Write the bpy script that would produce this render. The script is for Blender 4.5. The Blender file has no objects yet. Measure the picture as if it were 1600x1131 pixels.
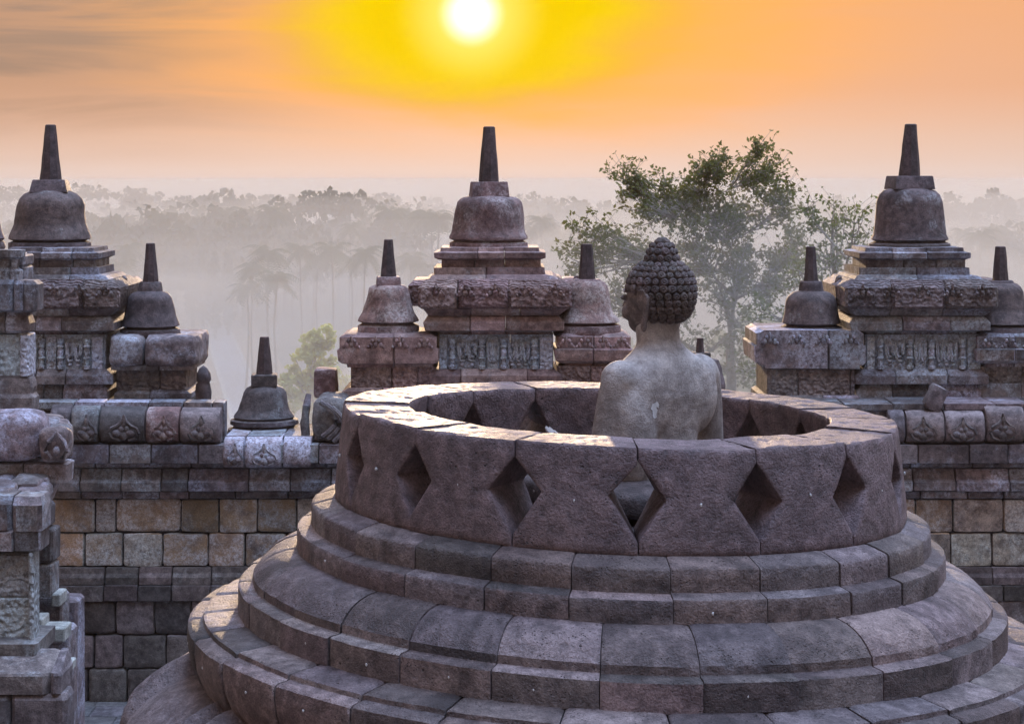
import bpy, bmesh, math, random
from math import sin, cos, pi, radians, sqrt, atan2, exp
from mathutils import Vector, Matrix, noise

# ------------------------------------------------------------------ camera
F, YH, ZC = 3106.0, 280.0, 3.38          # focal length in photo pixels, horizon row, eye height
scn = bpy.context.scene
col = scn.collection
cam_d = bpy.data.cameras.new("camera")
cam_d.sensor_width = 36.0
cam_d.lens = 36.0 * F / 1600.0
cam_d.shift_y = -(565.5 - YH) / 1600.0
cam_d.clip_start, cam_d.clip_end = 0.1, 30000.0
cam = bpy.data.objects.new("camera", cam_d)
cam.location = (0, 0, ZC)
cam.rotation_euler = (radians(90), 0, 0)
col.objects.link(cam)
scn.camera = cam

scn.view_settings.view_transform = 'Standard'
scn.view_settings.look = 'None'
scn.view_settings.gamma = 1.0
scn.view_settings.exposure = 0.0
scn.view_settings.use_curve_mapping = False
scn.cycles.max_bounces = 5
scn.cycles.diffuse_bounces = 2
scn.cycles.glossy_bounces = 2
scn.cycles.transmission_bounces = 2
scn.cycles.volume_bounces = 0
scn.cycles.transparent_max_bounces = 8
scn.cycles.use_denoising = True

# ------------------------------------------------------------------ sky and sun
SUN_AZ = math.atan((737 - 800) / F)       # + to the right of +Y
SUN_EL = math.atan((YH - 22) / F)

world = bpy.data.worlds.new("World")
scn.world = world
world.use_nodes = True


class NT:
    """tiny helper to wire shader nodes"""
    def __init__(s, tree):
        s.t = tree
        s.n = tree.nodes
        s.l = tree.links

    def new(s, typ, **kw):
        n = s.n.new(typ)
        for k, v in kw.items():
            setattr(n, k, v)
        return n

    def put(s, sock, v):
        if isinstance(v, bpy.types.NodeSocket):
            s.l.new(v, sock)
        elif v is not None:
            try:
                sock.default_value = v
            except Exception:
                sock.default_value = (*v, 1.0)

    def m(s, op, a, b=None, c=None, clamp=False):
        n = s.new('ShaderNodeMath', operation=op, use_clamp=clamp)
        s.put(n.inputs[0], a)
        if b is not None:
            s.put(n.inputs[1], b)
        if c is not None:
            s.put(n.inputs[2], c)
        return n.outputs[0]

    def smooth(s, v, a, b, lo=0.0, hi=1.0):
        n = s.new('ShaderNodeMapRange', interpolation_type='SMOOTHSTEP')
        s.put(n.inputs[0], v)
        n.inputs[1].default_value, n.inputs[2].default_value = a, b
        n.inputs[3].default_value, n.inputs[4].default_value = lo, hi
        return n.outputs[0]

    def mix(s, f, a, b, blend='MIX'):
        n = s.new('ShaderNodeMix', data_type='RGBA', blend_type=blend)
        s.put(n.inputs[0], f)
        s.put(n.inputs[6], (*a, 1) if isinstance(a, tuple) and len(a) == 3 else a)
        s.put(n.inputs[7], (*b, 1) if isinstance(b, tuple) and len(b) == 3 else b)
        return n.outputs[2]

    def ramp(s, f, stops, interp='LINEAR'):
        n = s.new('ShaderNodeValToRGB')
        n.color_ramp.interpolation = interp
        els = n.color_ramp.elements
        while len(els) < len(stops):
            els.new(0.5)
        for e, (p, c) in zip(els, stops):
            e.position = p
            e.color = (*c, 1) if len(c) == 3 else c
        s.put(n.inputs[0], f)
        return n.outputs[0]

    def noise(s, vec, scale, detail=4.0, rough=0.55, dist=0.0, out=0):
        n = s.new('ShaderNodeTexNoise')
        n.inputs['Scale'].default_value = scale
        n.inputs['Detail'].default_value = detail
        n.inputs['Roughness'].default_value = rough
        n.inputs['Distortion'].default_value = dist
        if vec is not None:
            s.put(n.inputs['Vector'], vec)
        return n.outputs[out]


def build_world():
    w = NT(world.node_tree)
    w.n.clear()
    out = w.new('ShaderNodeOutputWorld')
    bg = w.new('ShaderNodeBackground')
    sky = w.new('ShaderNodeTexSky', sky_type='NISHITA', sun_disc=False)
    sky.sun_elevation = SUN_EL
    sky.sun_rotation = SUN_AZ
    sky.air_density, sky.dust_density, sky.ozone_density = 1.2, 2.0, 1.5
    tc = w.new('ShaderNodeTexCoord')
    sep = w.new('ShaderNodeSeparateXYZ')
    w.l.new(tc.outputs['Generated'], sep.inputs[0])
    X, Y, Z = sep.outputs
    az = w.m('ARCTAN2', X, Y)
    el = w.m('ARCSINE', Z)
    U = w.m('MULTIPLY', w.m('SUBTRACT', az, SUN_AZ), 1.0)          # radians right of the sun
    V = w.m('SUBTRACT', el, SUN_EL)                                # radians above the sun
    # broad vertical gradient, bright blue cap added overhead to light ledge tops
    p = w.m('SQRT', w.m('DIVIDE', w.m('MAXIMUM', el, 0.0), 1.571))
    east = w.ramp(p, [(0.0, (.79, .645, .60)), (0.055, (.80, .63, .565)), (0.115, (.80, .55, .44)), (0.17, (.82, .44, .28)),
                      (0.24, (.88, .42, .21)), (0.34, (.56, .42, .40)), (0.50, (.66, .68, .84)), (0.77, (.90, .95, 1.15)), (0.84, (4.5, 6.0, 9.2)), (1.0, (6.0, 8.2, 13.0))])
    west = w.ramp(p, [(0.0, (.22, .15, .125)), (0.4, (.25, .18, .16)), (0.62, (.34, .28, .265)), (0.77, (.75, .78, .92)), (0.84, (4.5, 6.0, 9.2)), (1.0, (6.0, 8.2, 13.0))])
    base = w.mix(w.smooth(Y, 0.75, -0.35), east, west)
    # long soft cloud streaks
    comb = w.new('ShaderNodeCombineXYZ')
    w.put(comb.inputs[0], w.m('MULTIPLY', az, 6.0))
    w.put(comb.inputs[1], w.m('MULTIPLY', el, 46.0))
    w.put(comb.inputs[2], 3.7)
    st = w.noise(comb.outputs[0], 1.0, 5.0, 0.55, 0.8)
    streak = w.smooth(st, 0.36, 0.68)
    high = w.smooth(el, -0.005, 0.065)
    left = w.smooth(az, -0.02, -0.23)
    lf = w.m('MULTIPLY', w.m('MULTIPLY', w.m('ADD', w.m('MULTIPLY', streak, .40), .55), high), w.m('ADD', w.m('MULTIPLY', left, 1.25), .03))
    base = w.mix(lf, base, (.35, .235, .19))
    # orange bloom round the sun
    wob = w.m('MULTIPLY', w.m('SUBTRACT', st, 0.5), 0.55)
    eo = w.m('SQRT', w.m('ADD', w.m('POWER', w.m('DIVIDE', w.m('ABSOLUTE', w.m('SUBTRACT', U, .025)), 0.205), 2.0),
                         w.m('POWER', w.m('DIVIDE', w.m('ABSOLUTE', V), 0.077), 2.0)))
    eo = w.m('ADD', eo, wob)
    base = w.mix(w.m('MULTIPLY', w.smooth(eo, 1.15, 0.35), w.smooth(el, -.002, .034)), base, (1.0, .43, .10))
    ey = w.m('SQRT', w.m('ADD', w.m('POWER', w.m('DIVIDE', w.m('ABSOLUTE', U), 0.098), 2.0),
                         w.m('POWER', w.m('DIVIDE', w.m('ABSOLUTE', V), 0.046), 2.0)))
    ey = w.m('ADD', ey, w.m('MULTIPLY', wob, 1.1))
    base = w.mix(w.smooth(ey, 1.30, 0.50), base, (1.0, .66, .0))
    r = w.m('SQRT', w.m('ADD', w.m('POWER', w.m('ABSOLUTE', U), 2.0), w.m('POWER', w.m('ABSOLUTE', V), 2.0)))
    base = w.mix(w.smooth(r, 0.040, 0.006), base, (1.05, .92, .16))
    base = w.mix(w.smooth(r, 0.0185, 0.0035), base, (1.6, 1.55, 1.35))
    # the physical sky underneath, at background strength 0.1
    scaled = w.mix(1.0, base, (10.0, 10.0, 10.0), 'MULTIPLY')
    total = w.mix(w.smooth(ey, 1.3, 0.9, 0.96, 1.0), sky.outputs[0], scaled)
    w.put(bg.inputs['Color'], total)
    bg.inputs['Strength'].default_value = 0.10
    w.l.new(bg.outputs[0], out.inputs['Surface'])


build_world()

sun_d = bpy.data.lights.new("sun", 'SUN')
sun_d.energy = 4.0
sun_d.color = (1.0, .70, .44)
sun_d.angle = radians(1.6)
sun = bpy.data.objects.new("sun", sun_d)
sdir = Vector((sin(SUN_AZ) * cos(SUN_EL), cos(SUN_AZ) * cos(SUN_EL), sin(SUN_EL)))
sun.rotation_euler = (-sdir).to_track_quat('-Z', 'Y').to_euler()
col.objects.link(sun)


# ------------------------------------------------------------------ helpers
def at(x, y, d):
    """point seen at photo pixel (x, y) at distance d in front of the camera"""
    return Vector(((x - 800.0) * d / F, d, ZC - (y - YH) * d / F))


class MB:
    def __init__(s):
        s.v, s.f, s.m = [], [], []

    def add(s, vs, fs, mat=0):
        o = len(s.v)
        s.v.extend([tuple(v) for v in vs])
        for f in fs:
            s.f.append(tuple(i + o for i in f))
            s.m.append(mat)

    def build(s, name, mats, parent=None, smooth=False, warp=None):
        me = bpy.data.meshes.new(name)
        vs = [warp(Vector(v)) for v in s.v] if warp else s.v
        me.from_pydata([tuple(v) for v in vs], [], s.f)
        if not isinstance(mats, (list, tuple)):
            mats = [mats]
        for m in mats:
            me.materials.append(m)
        me.polygons.foreach_set('material_index', s.m)
        if smooth:
            me.polygons.foreach_set('use_smooth', [True] * len(me.polygons))
        me.update()
        bm = bmesh.new()
        bm.from_mesh(me)
        bmesh.ops.recalc_face_normals(bm, faces=bm.faces)
        bm.to_mesh(me)
        bm.free()
        if smooth:
            try:
                me.set_sharp_from_angle(angle=radians(smooth if smooth > 1 else 45))
            except Exception:
                pass
        o = bpy.data.objects.new(name, me)
        col.objects.link(o)
        if parent:
            o.parent = parent
            o.matrix_parent_inverse = Matrix.Translation(parent.location).inverted()
        return o


def tag(o, label=None, cat=None, group=None, kind=None):
    if label:
        o['label'] = label
    if cat:
        o['category'] = cat
    if group:
        o['group'] = group
    if kind:
        o['kind'] = kind
    return o


def empty(name, loc, label, cat, group=None):
    o = bpy.data.objects.new(name, None)
    o.location = loc
    o.empty_display_size = 0.2
    col.objects.link(o)
    return tag(o, label, cat, group)


def cbox(mb, x0, x1, y0, y1, z0, z1, b=0.012, jit=0.0, rnd=random, mat=0, rot=None):
    """chamfered block with slightly irregular corners"""
    b = min(b, (x1 - x0) * .3, (y1 - y0) * .3, (z1 - z0) * .3)
    vs, idx = [], {}
    c = Vector(((x0 + x1) / 2, (y0 + y1) / 2, (z0 + z1) / 2))
    for i, sx in enumerate((-1, 1)):
        for j, sy in enumerate((-1, 1)):
            for k, sz in enumerate((-1, 1)):
                bb = b * rnd.uniform(.6, 1.8) if jit else b
                P = Vector((x1 if sx > 0 else x0, y1 if sy > 0 else y0, z1 if sz > 0 else z0))
                P += Vector((rnd.uniform(-jit, jit), rnd.uniform(-jit, jit), rnd.uniform(-jit, jit)))
                for ax in range(3):
                    q = P.copy()
                    for a2, sg in enumerate((sx, sy, sz)):
                        if a2 != ax:
                            q[a2] -= sg * bb
                    idx[(i, j, k, ax)] = len(vs)
                    vs.append(q)
    if rot:
        vs = [c + rot @ (v - c) for v in vs]
    g = lambda i, j, k, a: idx[(i, j, k, a)]
    fs = []
    for s in (0, 1):
        fs.append([g(s, 0, 0, 0), g(s, 1, 0, 0), g(s, 1, 1, 0), g(s, 0, 1, 0)])
        fs.append([g(0, s, 0, 1), g(1, s, 0, 1), g(1, s, 1, 1), g(0, s, 1, 1)])
        fs.append([g(0, 0, s, 2), g(1, 0, s, 2), g(1, 1, s, 2), g(0, 1, s, 2)])
    for a in (0, 1):
        for b2 in (0, 1):
            fs.append([g(0, a, b2, 1), g(1, a, b2, 1), g(1, a, b2, 2), g(0, a, b2, 2)])
            fs.append([g(a, 0, b2, 0), g(a, 1, b2, 0), g(a, 1, b2, 2), g(a, 0, b2, 2)])
            fs.append([g(a, b2, 0, 0), g(a, b2, 1, 0), g(a, b2, 1, 1), g(a, b2, 0, 1)])
    for i in (0, 1):
        for j in (0, 1):
            for k in (0, 1):
                fs.append([g(i, j, k, 0), g(i, j, k, 1), g(i, j, k, 2)])
    mb.add(vs, fs, mat)


def course(mb, x0, x1, yf, prof, joints, rnd, gap=0.012, jit=0.009, mat=0):
    """a run of stones along x; prof = closed outline [(out, z)], out is metres proud of the plane y = yf"""
    xs = [x0] + sorted(j for j in joints if x0 + .05 < j < x1 - .05) + [x1]
    n = len(prof)
    co = sum(p[0] for p in prof) / n
    cz = sum(p[1] for p in prof) / n
    for a, b in zip(xs[:-1], xs[1:]):
        a2, b2 = a + gap / 2, b - gap / 2
        dy, dz = rnd.uniform(-jit, jit), rnd.uniform(-jit, jit) * .4
        tl = rnd.uniform(-jit, jit) * .8
        ch = rnd.uniform(.006, .014)
        rings = []
        for xx, sh in ((a2, 1), (a2 + ch, 0), (b2 - ch, 0), (b2, 1)):
            r = []
            for o, z in prof:
                oo, zz = o, z
                if sh:
                    oo += (co - o) * min(.5, ch * .8 / max(.02, abs(co - o)))
                    zz += (cz - z) * min(.5, ch * .6 / max(.02, abs(cz - z)))
                t = (xx - a2) / (b2 - a2) - .5
                r.append((xx, yf - oo + dy + tl * t, zz + dz))
            rings.append(r)
        vs = [p for r in rings for p in r]
        fs = []
        for k in range(3):
            for i in range(n):
                j = (i + 1) % n
                fs.append((k * n + i, k * n + j, (k + 1) * n + j, (k + 1) * n + i))
        fs.append(tuple(range(n)))
        fs.append(tuple(3 * n + i for i in range(n)))
        mb.add(vs, fs, mat)


def rect_loft(mb, levels, joints, rnd, ch=0.012, gap=0.006, jit=0.004, mat=0):
    """square moulded course: levels = [(z, x0, x1, y0, y1)], split by vertical joints at x"""
    xa = min(l[1] for l in levels)
    xb = max(l[2] for l in levels)
    cuts = [xa - 1] + sorted(joints) + [xb + 1]
    for a, b in zip(cuts[:-1], cuts[1:]):
        dz, dy, dx = rnd.uniform(-jit, jit) * .6, rnd.uniform(-jit, jit), rnd.uniform(-jit, jit) * .5
        vs = []
        for z, x0, x1, y0, y1 in levels:
            l, r = max(x0, a + gap / 2), min(x1, b - gap / 2)
            c = min(ch, (r - l) * .3)
            for px, py in ((l + c, y0), (r - c, y0), (r, y0 + c), (r, y1 - c), (r - c, y1), (l + c, y1), (l, y1 - c), (l, y0 + c)):
                vs.append((px + dx, py + dy, z + dz))
        fs = []
        L = len(levels)
        for k in range(L - 1):
            for i in range(8):
                j = (i + 1) % 8
                fs.append((k * 8 + i, k * 8 + j, (k + 1) * 8 + j, (k + 1) * 8 + i))
        fs.append(tuple(range(8)))
        fs.append(tuple((L - 1) * 8 + i for i in range(8)))
        mb.add(vs, fs, mat)


def lathe(mb, cx, cy, prof, n=40, seed=0.0, amp=0.0, freq=3.0, lean=(0, 0), mat=0, phase=0.0, cap=True):
    """prof = [(z, r)] top to bottom or bottom to top"""
    vs = []
    z0 = prof[0][0]
    for z, r in prof:
        for i in range(n):
            a = 2 * pi * i / n + phase
            rr = r
            if amp:
                q = Vector((cos(a) * r, sin(a) * r, z)) * freq + Vector((seed, seed * 2, 0))
                rr += amp * noise.noise(q) * 1.6 + amp * .5 * noise.noise(q * 3.1)
            vs.append((cx + cos(a) * rr + lean[0] * (z - z0), cy + sin(a) * rr + lean[1] * (z - z0), z))
    fs = []
    for k in range(len(prof) - 1):
        for i in range(n):
            j = (i + 1) % n
            fs.append((k * n + i, k * n + j, (k + 1) * n + j, (k + 1) * n + i))
    if cap:
        fs.append(tuple(range(n)))
        fs.append(tuple((len(prof) - 1) * n + i for i in range(n)))
    mb.add(vs, fs, mat)


def tube(mb, pts, rads, n=6, mat=0, cap=True):
    vs, fs = [], []
    up = Vector((0, 0, 1))
    for k, p in enumerate(pts):
        p = Vector(p)
        a = Vector(pts[max(0, k - 1)])
        b = Vector(pts[min(len(pts) - 1, k + 1)])
        d = (b - a)
        d = d.normalized() if d.length > 1e-9 else up
        s = d.cross(up if abs(d.z) < .95 else Vector((1, 0, 0))).normalized()
        t = s.cross(d)
        for i in range(n):
            an = 2 * pi * i / n
            vs.append(p + (s * cos(an) + t * sin(an)) * rads[k])
    for k in range(len(pts) - 1):
        for i in range(n):
            j = (i + 1) % n
            fs.append((k * n + i, k * n + j, (k + 1) * n + j, (k + 1) * n + i))
    if cap:
        fs.append(tuple(range(n)))
        fs.append(tuple((len(pts) - 1) * n + i for i in range(n)))
    mb.add(vs, fs, mat)


def blob(mb, c, r, n=10, m=7, mat=0, amp=0.0, rot=None, seed=0.0):
    """ellipsoid lump"""
    c = Vector(c)
    vs = []
    for k in range(m + 1):
        th = pi * k / m
        for i in range(n):
            a = 2 * pi * i / n
            q = Vector((sin(th) * cos(a) * r[0], sin(th) * sin(a) * r[1], cos(th) * r[2]))
            if amp:
                q *= 1 + amp * noise.noise(q * (2.0 / max(r)) + Vector((seed, 0, 0)))
            if rot:
                q = rot @ q
            vs.append(c + q)
    fs = []
    for k in range(m):
        for i in range(n):
            j = (i + 1) % n
            fs.append((k * n + i, k * n + j, (k + 1) * n + j, (k + 1) * n + i))
    mb.add(vs, fs, mat)


def rough_block(mb, x0, x1, y0, y1, z0, z1, seed, n=6, amp=.03, power=5.0, mat=0, rot=None):
    """worn boulder-like block: a superellipsoid with noise"""
    c = Vector(((x0 + x1) / 2, (y0 + y1) / 2, (z0 + z1) / 2))
    h = Vector(((x1 - x0) / 2, (y1 - y0) / 2, (z1 - z0) / 2))
    bm = bmesh.new()
    bmesh.ops.create_cube(bm, size=2.0)
    bmesh.ops.subdivide_edges(bm, edges=bm.edges[:], cuts=n, use_grid_fill=True)
    vs = []
    for v in bm.verts:
        p = v.co
        l = (abs(p.x) ** power + abs(p.y) ** power + abs(p.z) ** power) ** (1 / power)
        q = p / l
        q = Vector((q.x * h.x, q.y * h.y, q.z * h.z))
        nn = noise.noise_vector(q * 5 + Vector((seed * 3.1, seed, seed * 7)))
        q += nn * amp
        q += noise.noise_vector(q * 16 + Vector((seed, 1, 5))) * amp * .35
        if rot:
            q = rot @ q
        vs.append(c + q)
    fs = [[v.index for v in f.verts] for f in bm.faces]
    bm.free()
    mb.add(vs, fs, mat)


# ------------------------------------------------------------------ materials
def stone_mat(name, dark, light, lichen=(.42, .44, .46), lich=0.3, ochre=0.0, ochre_col=(.22, .13, .06), scale=1.0,
              rough=0.72, bump=0.35, pit=0.6, carve=0.0, island=0.30, spec=0.5, grime=0.5, ct=1.0):
    m = bpy.data.materials.new(name)
    m.use_nodes = True
    t = NT(m.node_tree)
    t.n.clear()
    out = t.new('ShaderNodeOutputMaterial')
    bs = t.new('ShaderNodeBsdfPrincipled')
    geo = t.new('ShaderNodeNewGeometry')
    pos = geo.outputs['Position']
    rnd = geo.outputs['Random Per Island']
    rnd2 = t.m('FRACT', t.m('MULTIPLY', rnd, 17.37))
    rnd3 = t.m('FRACT', t.m('MULTIPLY', rnd, 91.13))
    # shift each stone in texture space so no pattern runs across a joint
    off = t.new('ShaderNodeCombineXYZ')
    for k, r in enumerate((rnd, rnd2, rnd3)):
        t.put(off.inputs[k], t.m('MULTIPLY', r, 13.0))
    vec = t.new('ShaderNodeVectorMath', operation='ADD')
    t.l.new(pos, vec.inputs[0])
    t.l.new(off.outputs[0], vec.inputs[1])
    vec = vec.outputs[0]
    big = t.noise(vec, 2.6 * scale, 6, .62, .6)
    mid = t.noise(vec, 14 * scale, 6, .68)
    fine = t.noise(vec, 95 * scale, 4, .7)
    vor = t.new('ShaderNodeTexVoronoi', feature='F1')
    vor.inputs['Scale'].default_value = 62 * scale
    t.put(vor.inputs['Vector'], vec)
    pits = t.smooth(vor.outputs['Distance'], 0.10, 0.26, 1.0, 0.0)
    pits = t.m('MULTIPLY', pits, t.smooth(t.noise(vec, 9 * scale, 3), .48, .62))
    vor2 = t.new('ShaderNodeTexVoronoi', feature='F1')
    vor2.inputs['Scale'].default_value = 19 * scale
    t.put(vor2.inputs['Vector'], vec)
    pits = t.m('MAXIMUM', pits, t.m('MULTIPLY', t.smooth(vor2.outputs['Distance'], 0.07, 0.14, 1.0, 0.0), t.smooth(t.noise(vec, 4.0 * scale, 2), .54, .66)))
    c = t.mix(t.smooth(big, .33, .68), dark, light)
    c = t.mix(t.m('MULTIPLY', t.smooth(mid, .48, .66), .55 * ct), c, tuple(min(1, x * 1.5) for x in light))
    c = t.mix(t.m('MULTIPLY', t.smooth(mid, .5, .34), .60 * ct), c, tuple(x * .42 for x in dark))
    if ochre > 0:
        om = t.m('MULTIPLY', t.smooth(rnd2, 1 - ochre - .2, 1 - ochre + .1), t.smooth(big, .25, .6))
        c = t.mix(t.m('MULTIPLY', om, .85), c, ochre_col)
    # dark grime patches
    gm = t.smooth(t.noise(pos, 1.7 * scale, 7, .7, 1.2), .50, .66)
    c = t.mix(t.m('MULTIPLY', gm, grime), c, tuple(x * .42 for x in dark))
    # pale lichen / mineral bloom, in a few patches with ragged edges
    l1 = t.noise(vec, 3.3 * scale, 8, .72, .4)
    l2 = t.noise(pos, 0.9 * scale, 3, .5)
    lm = t.m('ADD', t.m('MULTIPLY', l1, .75), t.m('MULTIPLY', l2, .35))
    lm = t.smooth(lm, .70 - lich * .35, .80 - lich * .25)
    lm = t.m('MULTIPLY', lm, t.smooth(t.noise(vec, 33 * scale, 5, .75), .34, .62))
    c = t.mix(t.m('MULTIPLY', lm, .75), c, lichen)
    # grain
    g = t.m('ADD', t.m('MULTIPLY', fine, 2.0 * ct), 1 - .98 * ct)
    gc = t.new('ShaderNodeCombineColor')
    for k in range(3):
        t.put(gc.inputs[k], g)
    c = t.mix(1.0, c, gc.outputs[0], 'MULTIPLY')
    v = t.m('ADD', t.m('MULTIPLY', rnd, 2 * island), 1 - island)
    vc = t.new('ShaderNodeCombineColor')
    t.put(vc.inputs[0], t.m('MULTIPLY', v, t.m('ADD', t.m('MULTIPLY', rnd3, .14), .93)))
    t.put(vc.inputs[1], v)
    t.put(vc.inputs[2], t.m('MULTIPLY', v, t.m('ADD', t.m('MULTIPLY', rnd2, .14), .93)))
    c = t.mix(1.0, c, vc.outputs[0], 'MULTIPLY')
    c = t.mix(t.m('MULTIPLY', pits, pit), c, tuple(x * .25 for x in dark))
    t.put(bs.inputs['Base Color'], c)
    t.put(bs.inputs['Roughness'], t.m('ADD', t.m('MULTIPLY', mid, .35), rough - .17))
    bs.inputs['Specular IOR Level'].default_value = spec
    h = t.m('ADD', t.m('MULTIPLY', mid, .9), t.m('MULTIPLY', fine, .42))
    h = t.m('SUBTRACT', h, t.m('MULTIPLY', pits, .55 * pit))
    h = t.m('ADD', h, t.m('MULTIPLY', big, 1.2))
    if carve > 0:
        v2 = t.new('ShaderNodeTexVoronoi', feature='SMOOTH_F1')
        v2.inputs['Scale'].default_value = 24.0
        v2.inputs['Smoothness'].default_value = .35
        t.put(v2.inputs['Vector'], vec)
        wv = t.new('ShaderNodeTexWave', wave_type='RINGS', bands_direction='Y')
        wv.inputs['Scale'].default_value = 8.5
        wv.inputs['Distortion'].default_value = 9.0
        wv.inputs['Detail'].default_value = 1.5
        t.put(wv.inputs['Vector'], vec)
        h = t.m('ADD', h, t.m('MULTIPLY', t.m('ADD', v2.outputs['Distance'], t.m('MULTIPLY', wv.outputs['Fac'], .5)), carve * 1.7))
    bp = t.new('ShaderNodeBump')
    bp.inputs['Strength'].default_value = min(1.0, bump * 2)
    bp.inputs['Distance'].default_value = .022 + .02 * carve
    t.put(bp.inputs['Height'], h)
    t.l.new(bp.outputs[0], bs.inputs['Normal'])
    t.l.new(bs.outputs[0], out.inputs['Surface'])
    return m


def plain_mat(name, c1, c2, scale=3.0, rough=.85, bump=0.0):
    m = bpy.data.materials.new(name)
    m.use_nodes = True
    t = NT(m.node_tree)
    bs = t.n['Principled BSDF']
    geo = t.new('ShaderNodeNewGeometry')
    n = t.noise(geo.outputs['Position'], scale, 6, .6)
    t.put(bs.inputs['Base Color'], t.mix(t.smooth(n, .35, .65), c1, c2))
    bs.inputs['Roughness'].default_value = rough
    if bump:
        bp = t.new('ShaderNodeBump')
        bp.inputs['Distance'].default_value = bump
        t.put(bp.inputs['Height'], n)
        t.l.new(bp.outputs[0], bs.inputs['Normal'])
    return m


def leaf_mat(name, c1, c2, trans=.45):
    m = bpy.data.materials.new(name)
    m.use_nodes = True
    t = NT(m.node_tree)
    t.n.clear()
    out = t.new('ShaderNodeOutputMaterial')
    geo = t.new('ShaderNodeNewGeometry')
    r = geo.outputs['Random Per Island']
    c = t.mix(r, c1, c2)
    d = t.new('ShaderNodeBsdfDiffuse')
    tr = t.new('ShaderNodeBsdfTranslucent')
    t.put(d.inputs['Color'], c)
    t.put(tr.inputs['Color'], t.mix(.5, c, tuple(min(1, x * 1.6) for x in c2)))
    mx = t.new('ShaderNodeMixShader')
    mx.inputs[0].default_value = trans
    t.l.new(d.outputs[0], mx.inputs[1])
    t.l.new(tr.outputs[0], mx.inputs[2])
    t.l.new(mx.outputs[0], out.inputs['Surface'])
    return m


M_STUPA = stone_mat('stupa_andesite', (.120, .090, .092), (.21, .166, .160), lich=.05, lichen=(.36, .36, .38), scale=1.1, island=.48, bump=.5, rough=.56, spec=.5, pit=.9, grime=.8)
M_LATTICE = stone_mat('lattice_andesite', (.118, .088, .090), (.195, .150, .146), lich=.03, lichen=(.33, .33, .35), scale=1.1, island=.18, bump=.5, rough=.56, spec=.5, pit=.9)
M_TOWER = stone_mat('tower_stone', (.105, .079, .081), (.25, .20, .195), lich=.60, lichen=(.56, .60, .70), island=.42)
M_TOWER_GLARE = stone_mat('glare_red_tower_stone', (.215, .125, .115), (.40, .27, .245), lich=.42, lichen=(.50, .47, .50), island=.40)  # red cast of the sun glare put into the stone colour
M_PANEL = stone_mat('lichened_panel_stone', (.24, .225, .225), (.44, .43, .44), lich=1.1, lichen=(.68, .76, .86), carve=.8, island=.2)
M_CARVED = stone_mat('carved_stone', (.125, .092, .09), (.27, .215, .205), lich=.34, carve=1.0, island=.25)
M_CARVED_GLARE = stone_mat('glare_red_carved_stone', (.215, .125, .115), (.38, .255, .23), lich=.25, carve=1.0, island=.25)  # same glare redness painted into the carved stone
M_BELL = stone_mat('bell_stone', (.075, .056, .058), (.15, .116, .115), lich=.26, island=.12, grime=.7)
M_BELL_GLARE = stone_mat('glare_red_bell_stone', (.14, .076, .070), (.27, .175, .158), lich=.62, lichen=(.60, .54, .52), island=.12, grime=.7)  # bells share the painted glare red
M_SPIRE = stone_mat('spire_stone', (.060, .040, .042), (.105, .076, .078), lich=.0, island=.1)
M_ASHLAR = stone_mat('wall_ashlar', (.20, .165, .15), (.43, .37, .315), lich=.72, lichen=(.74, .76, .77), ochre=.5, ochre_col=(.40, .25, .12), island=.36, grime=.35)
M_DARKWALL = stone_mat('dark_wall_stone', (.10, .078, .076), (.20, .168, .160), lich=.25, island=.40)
M_PIER = stone_mat('pier_stone', (.115, .092, .094), (.24, .205, .20), lich=.40, lichen=(.40, .42, .47), island=.25)
M_PLINTH = stone_mat('new_pale_stone', (.36, .37, .36), (.48, .49, .48), lich=.0, island=.08, grime=.2)
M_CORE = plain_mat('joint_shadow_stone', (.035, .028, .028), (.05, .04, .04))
M_PAVE = stone_mat('paving_stone', (.11, .10, .105), (.19, .18, .185), lich=.2, island=.25)
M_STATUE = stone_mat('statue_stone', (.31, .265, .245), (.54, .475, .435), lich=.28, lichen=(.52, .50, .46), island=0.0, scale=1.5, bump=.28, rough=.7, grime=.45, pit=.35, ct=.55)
M_FACE_SHADED = stone_mat('shaded_face_stone', (.13, .105, .098), (.23, .19, .175), lich=.10, island=0.0, scale=1.5, bump=.22, grime=.3, pit=.35)  # darker than the body stone: shade on the face painted in
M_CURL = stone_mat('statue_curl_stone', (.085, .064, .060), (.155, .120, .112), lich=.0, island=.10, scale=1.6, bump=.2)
M_PLUG = plain_mat('lime_plug', (.62, .64, .66), (.75, .76, .77), 60)
M_GROUND = plain_mat('misty_grassland', (.10, .11, .06), (.24, .21, .15), .02)
M_ROAD = plain_mat('pale_road', (.50, .48, .52), (.58, .56, .60), .2)
M_KERB = plain_mat('white_kerb', (.72, .70, .66), (.8, .78, .74), 1.0)
M_LAWN = plain_mat('parched_lawn', (.42, .30, .20), (.50, .38, .27), .06)
M_BARK = plain_mat('pale_bark', (.20, .17, .14), (.36, .33, .29), 4.0)
M_DBARK = plain_mat('dark_bark', (.09, .07, .05), (.15, .12, .09), 4.0)
M_LEAF = leaf_mat('leaf_green', (.058, .072, .022), (.165, .175, .06), .48)
M_LEAF2 = leaf_mat('leaf_olive', (.07, .095, .025), (.16, .19, .06), .5)
M_FAR = leaf_mat('leaf_far', (.025, .040, .026), (.07, .085, .045), .3)
M_PALM = leaf_mat('leaf_palm', (.03, .05, .025), (.085, .105, .05), .3)
M_BACKLIT_LIME = leaf_mat('leaf_backlit_lime', (.30, .35, .10), (.48, .50, .18), .6)  # backlit glow and mist paleness painted into the leaf colour

# ------------------------------------------------------------------ the great open stupa
SX, SY = (967 - 800) * 9.26 / F, 9.26
SHEAR = 0.036                                   # the old masonry has settled to one side


def settle(v):
    return Vector((v.x, v.y, v.z - SHEAR * (v.x - SX)))


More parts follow.
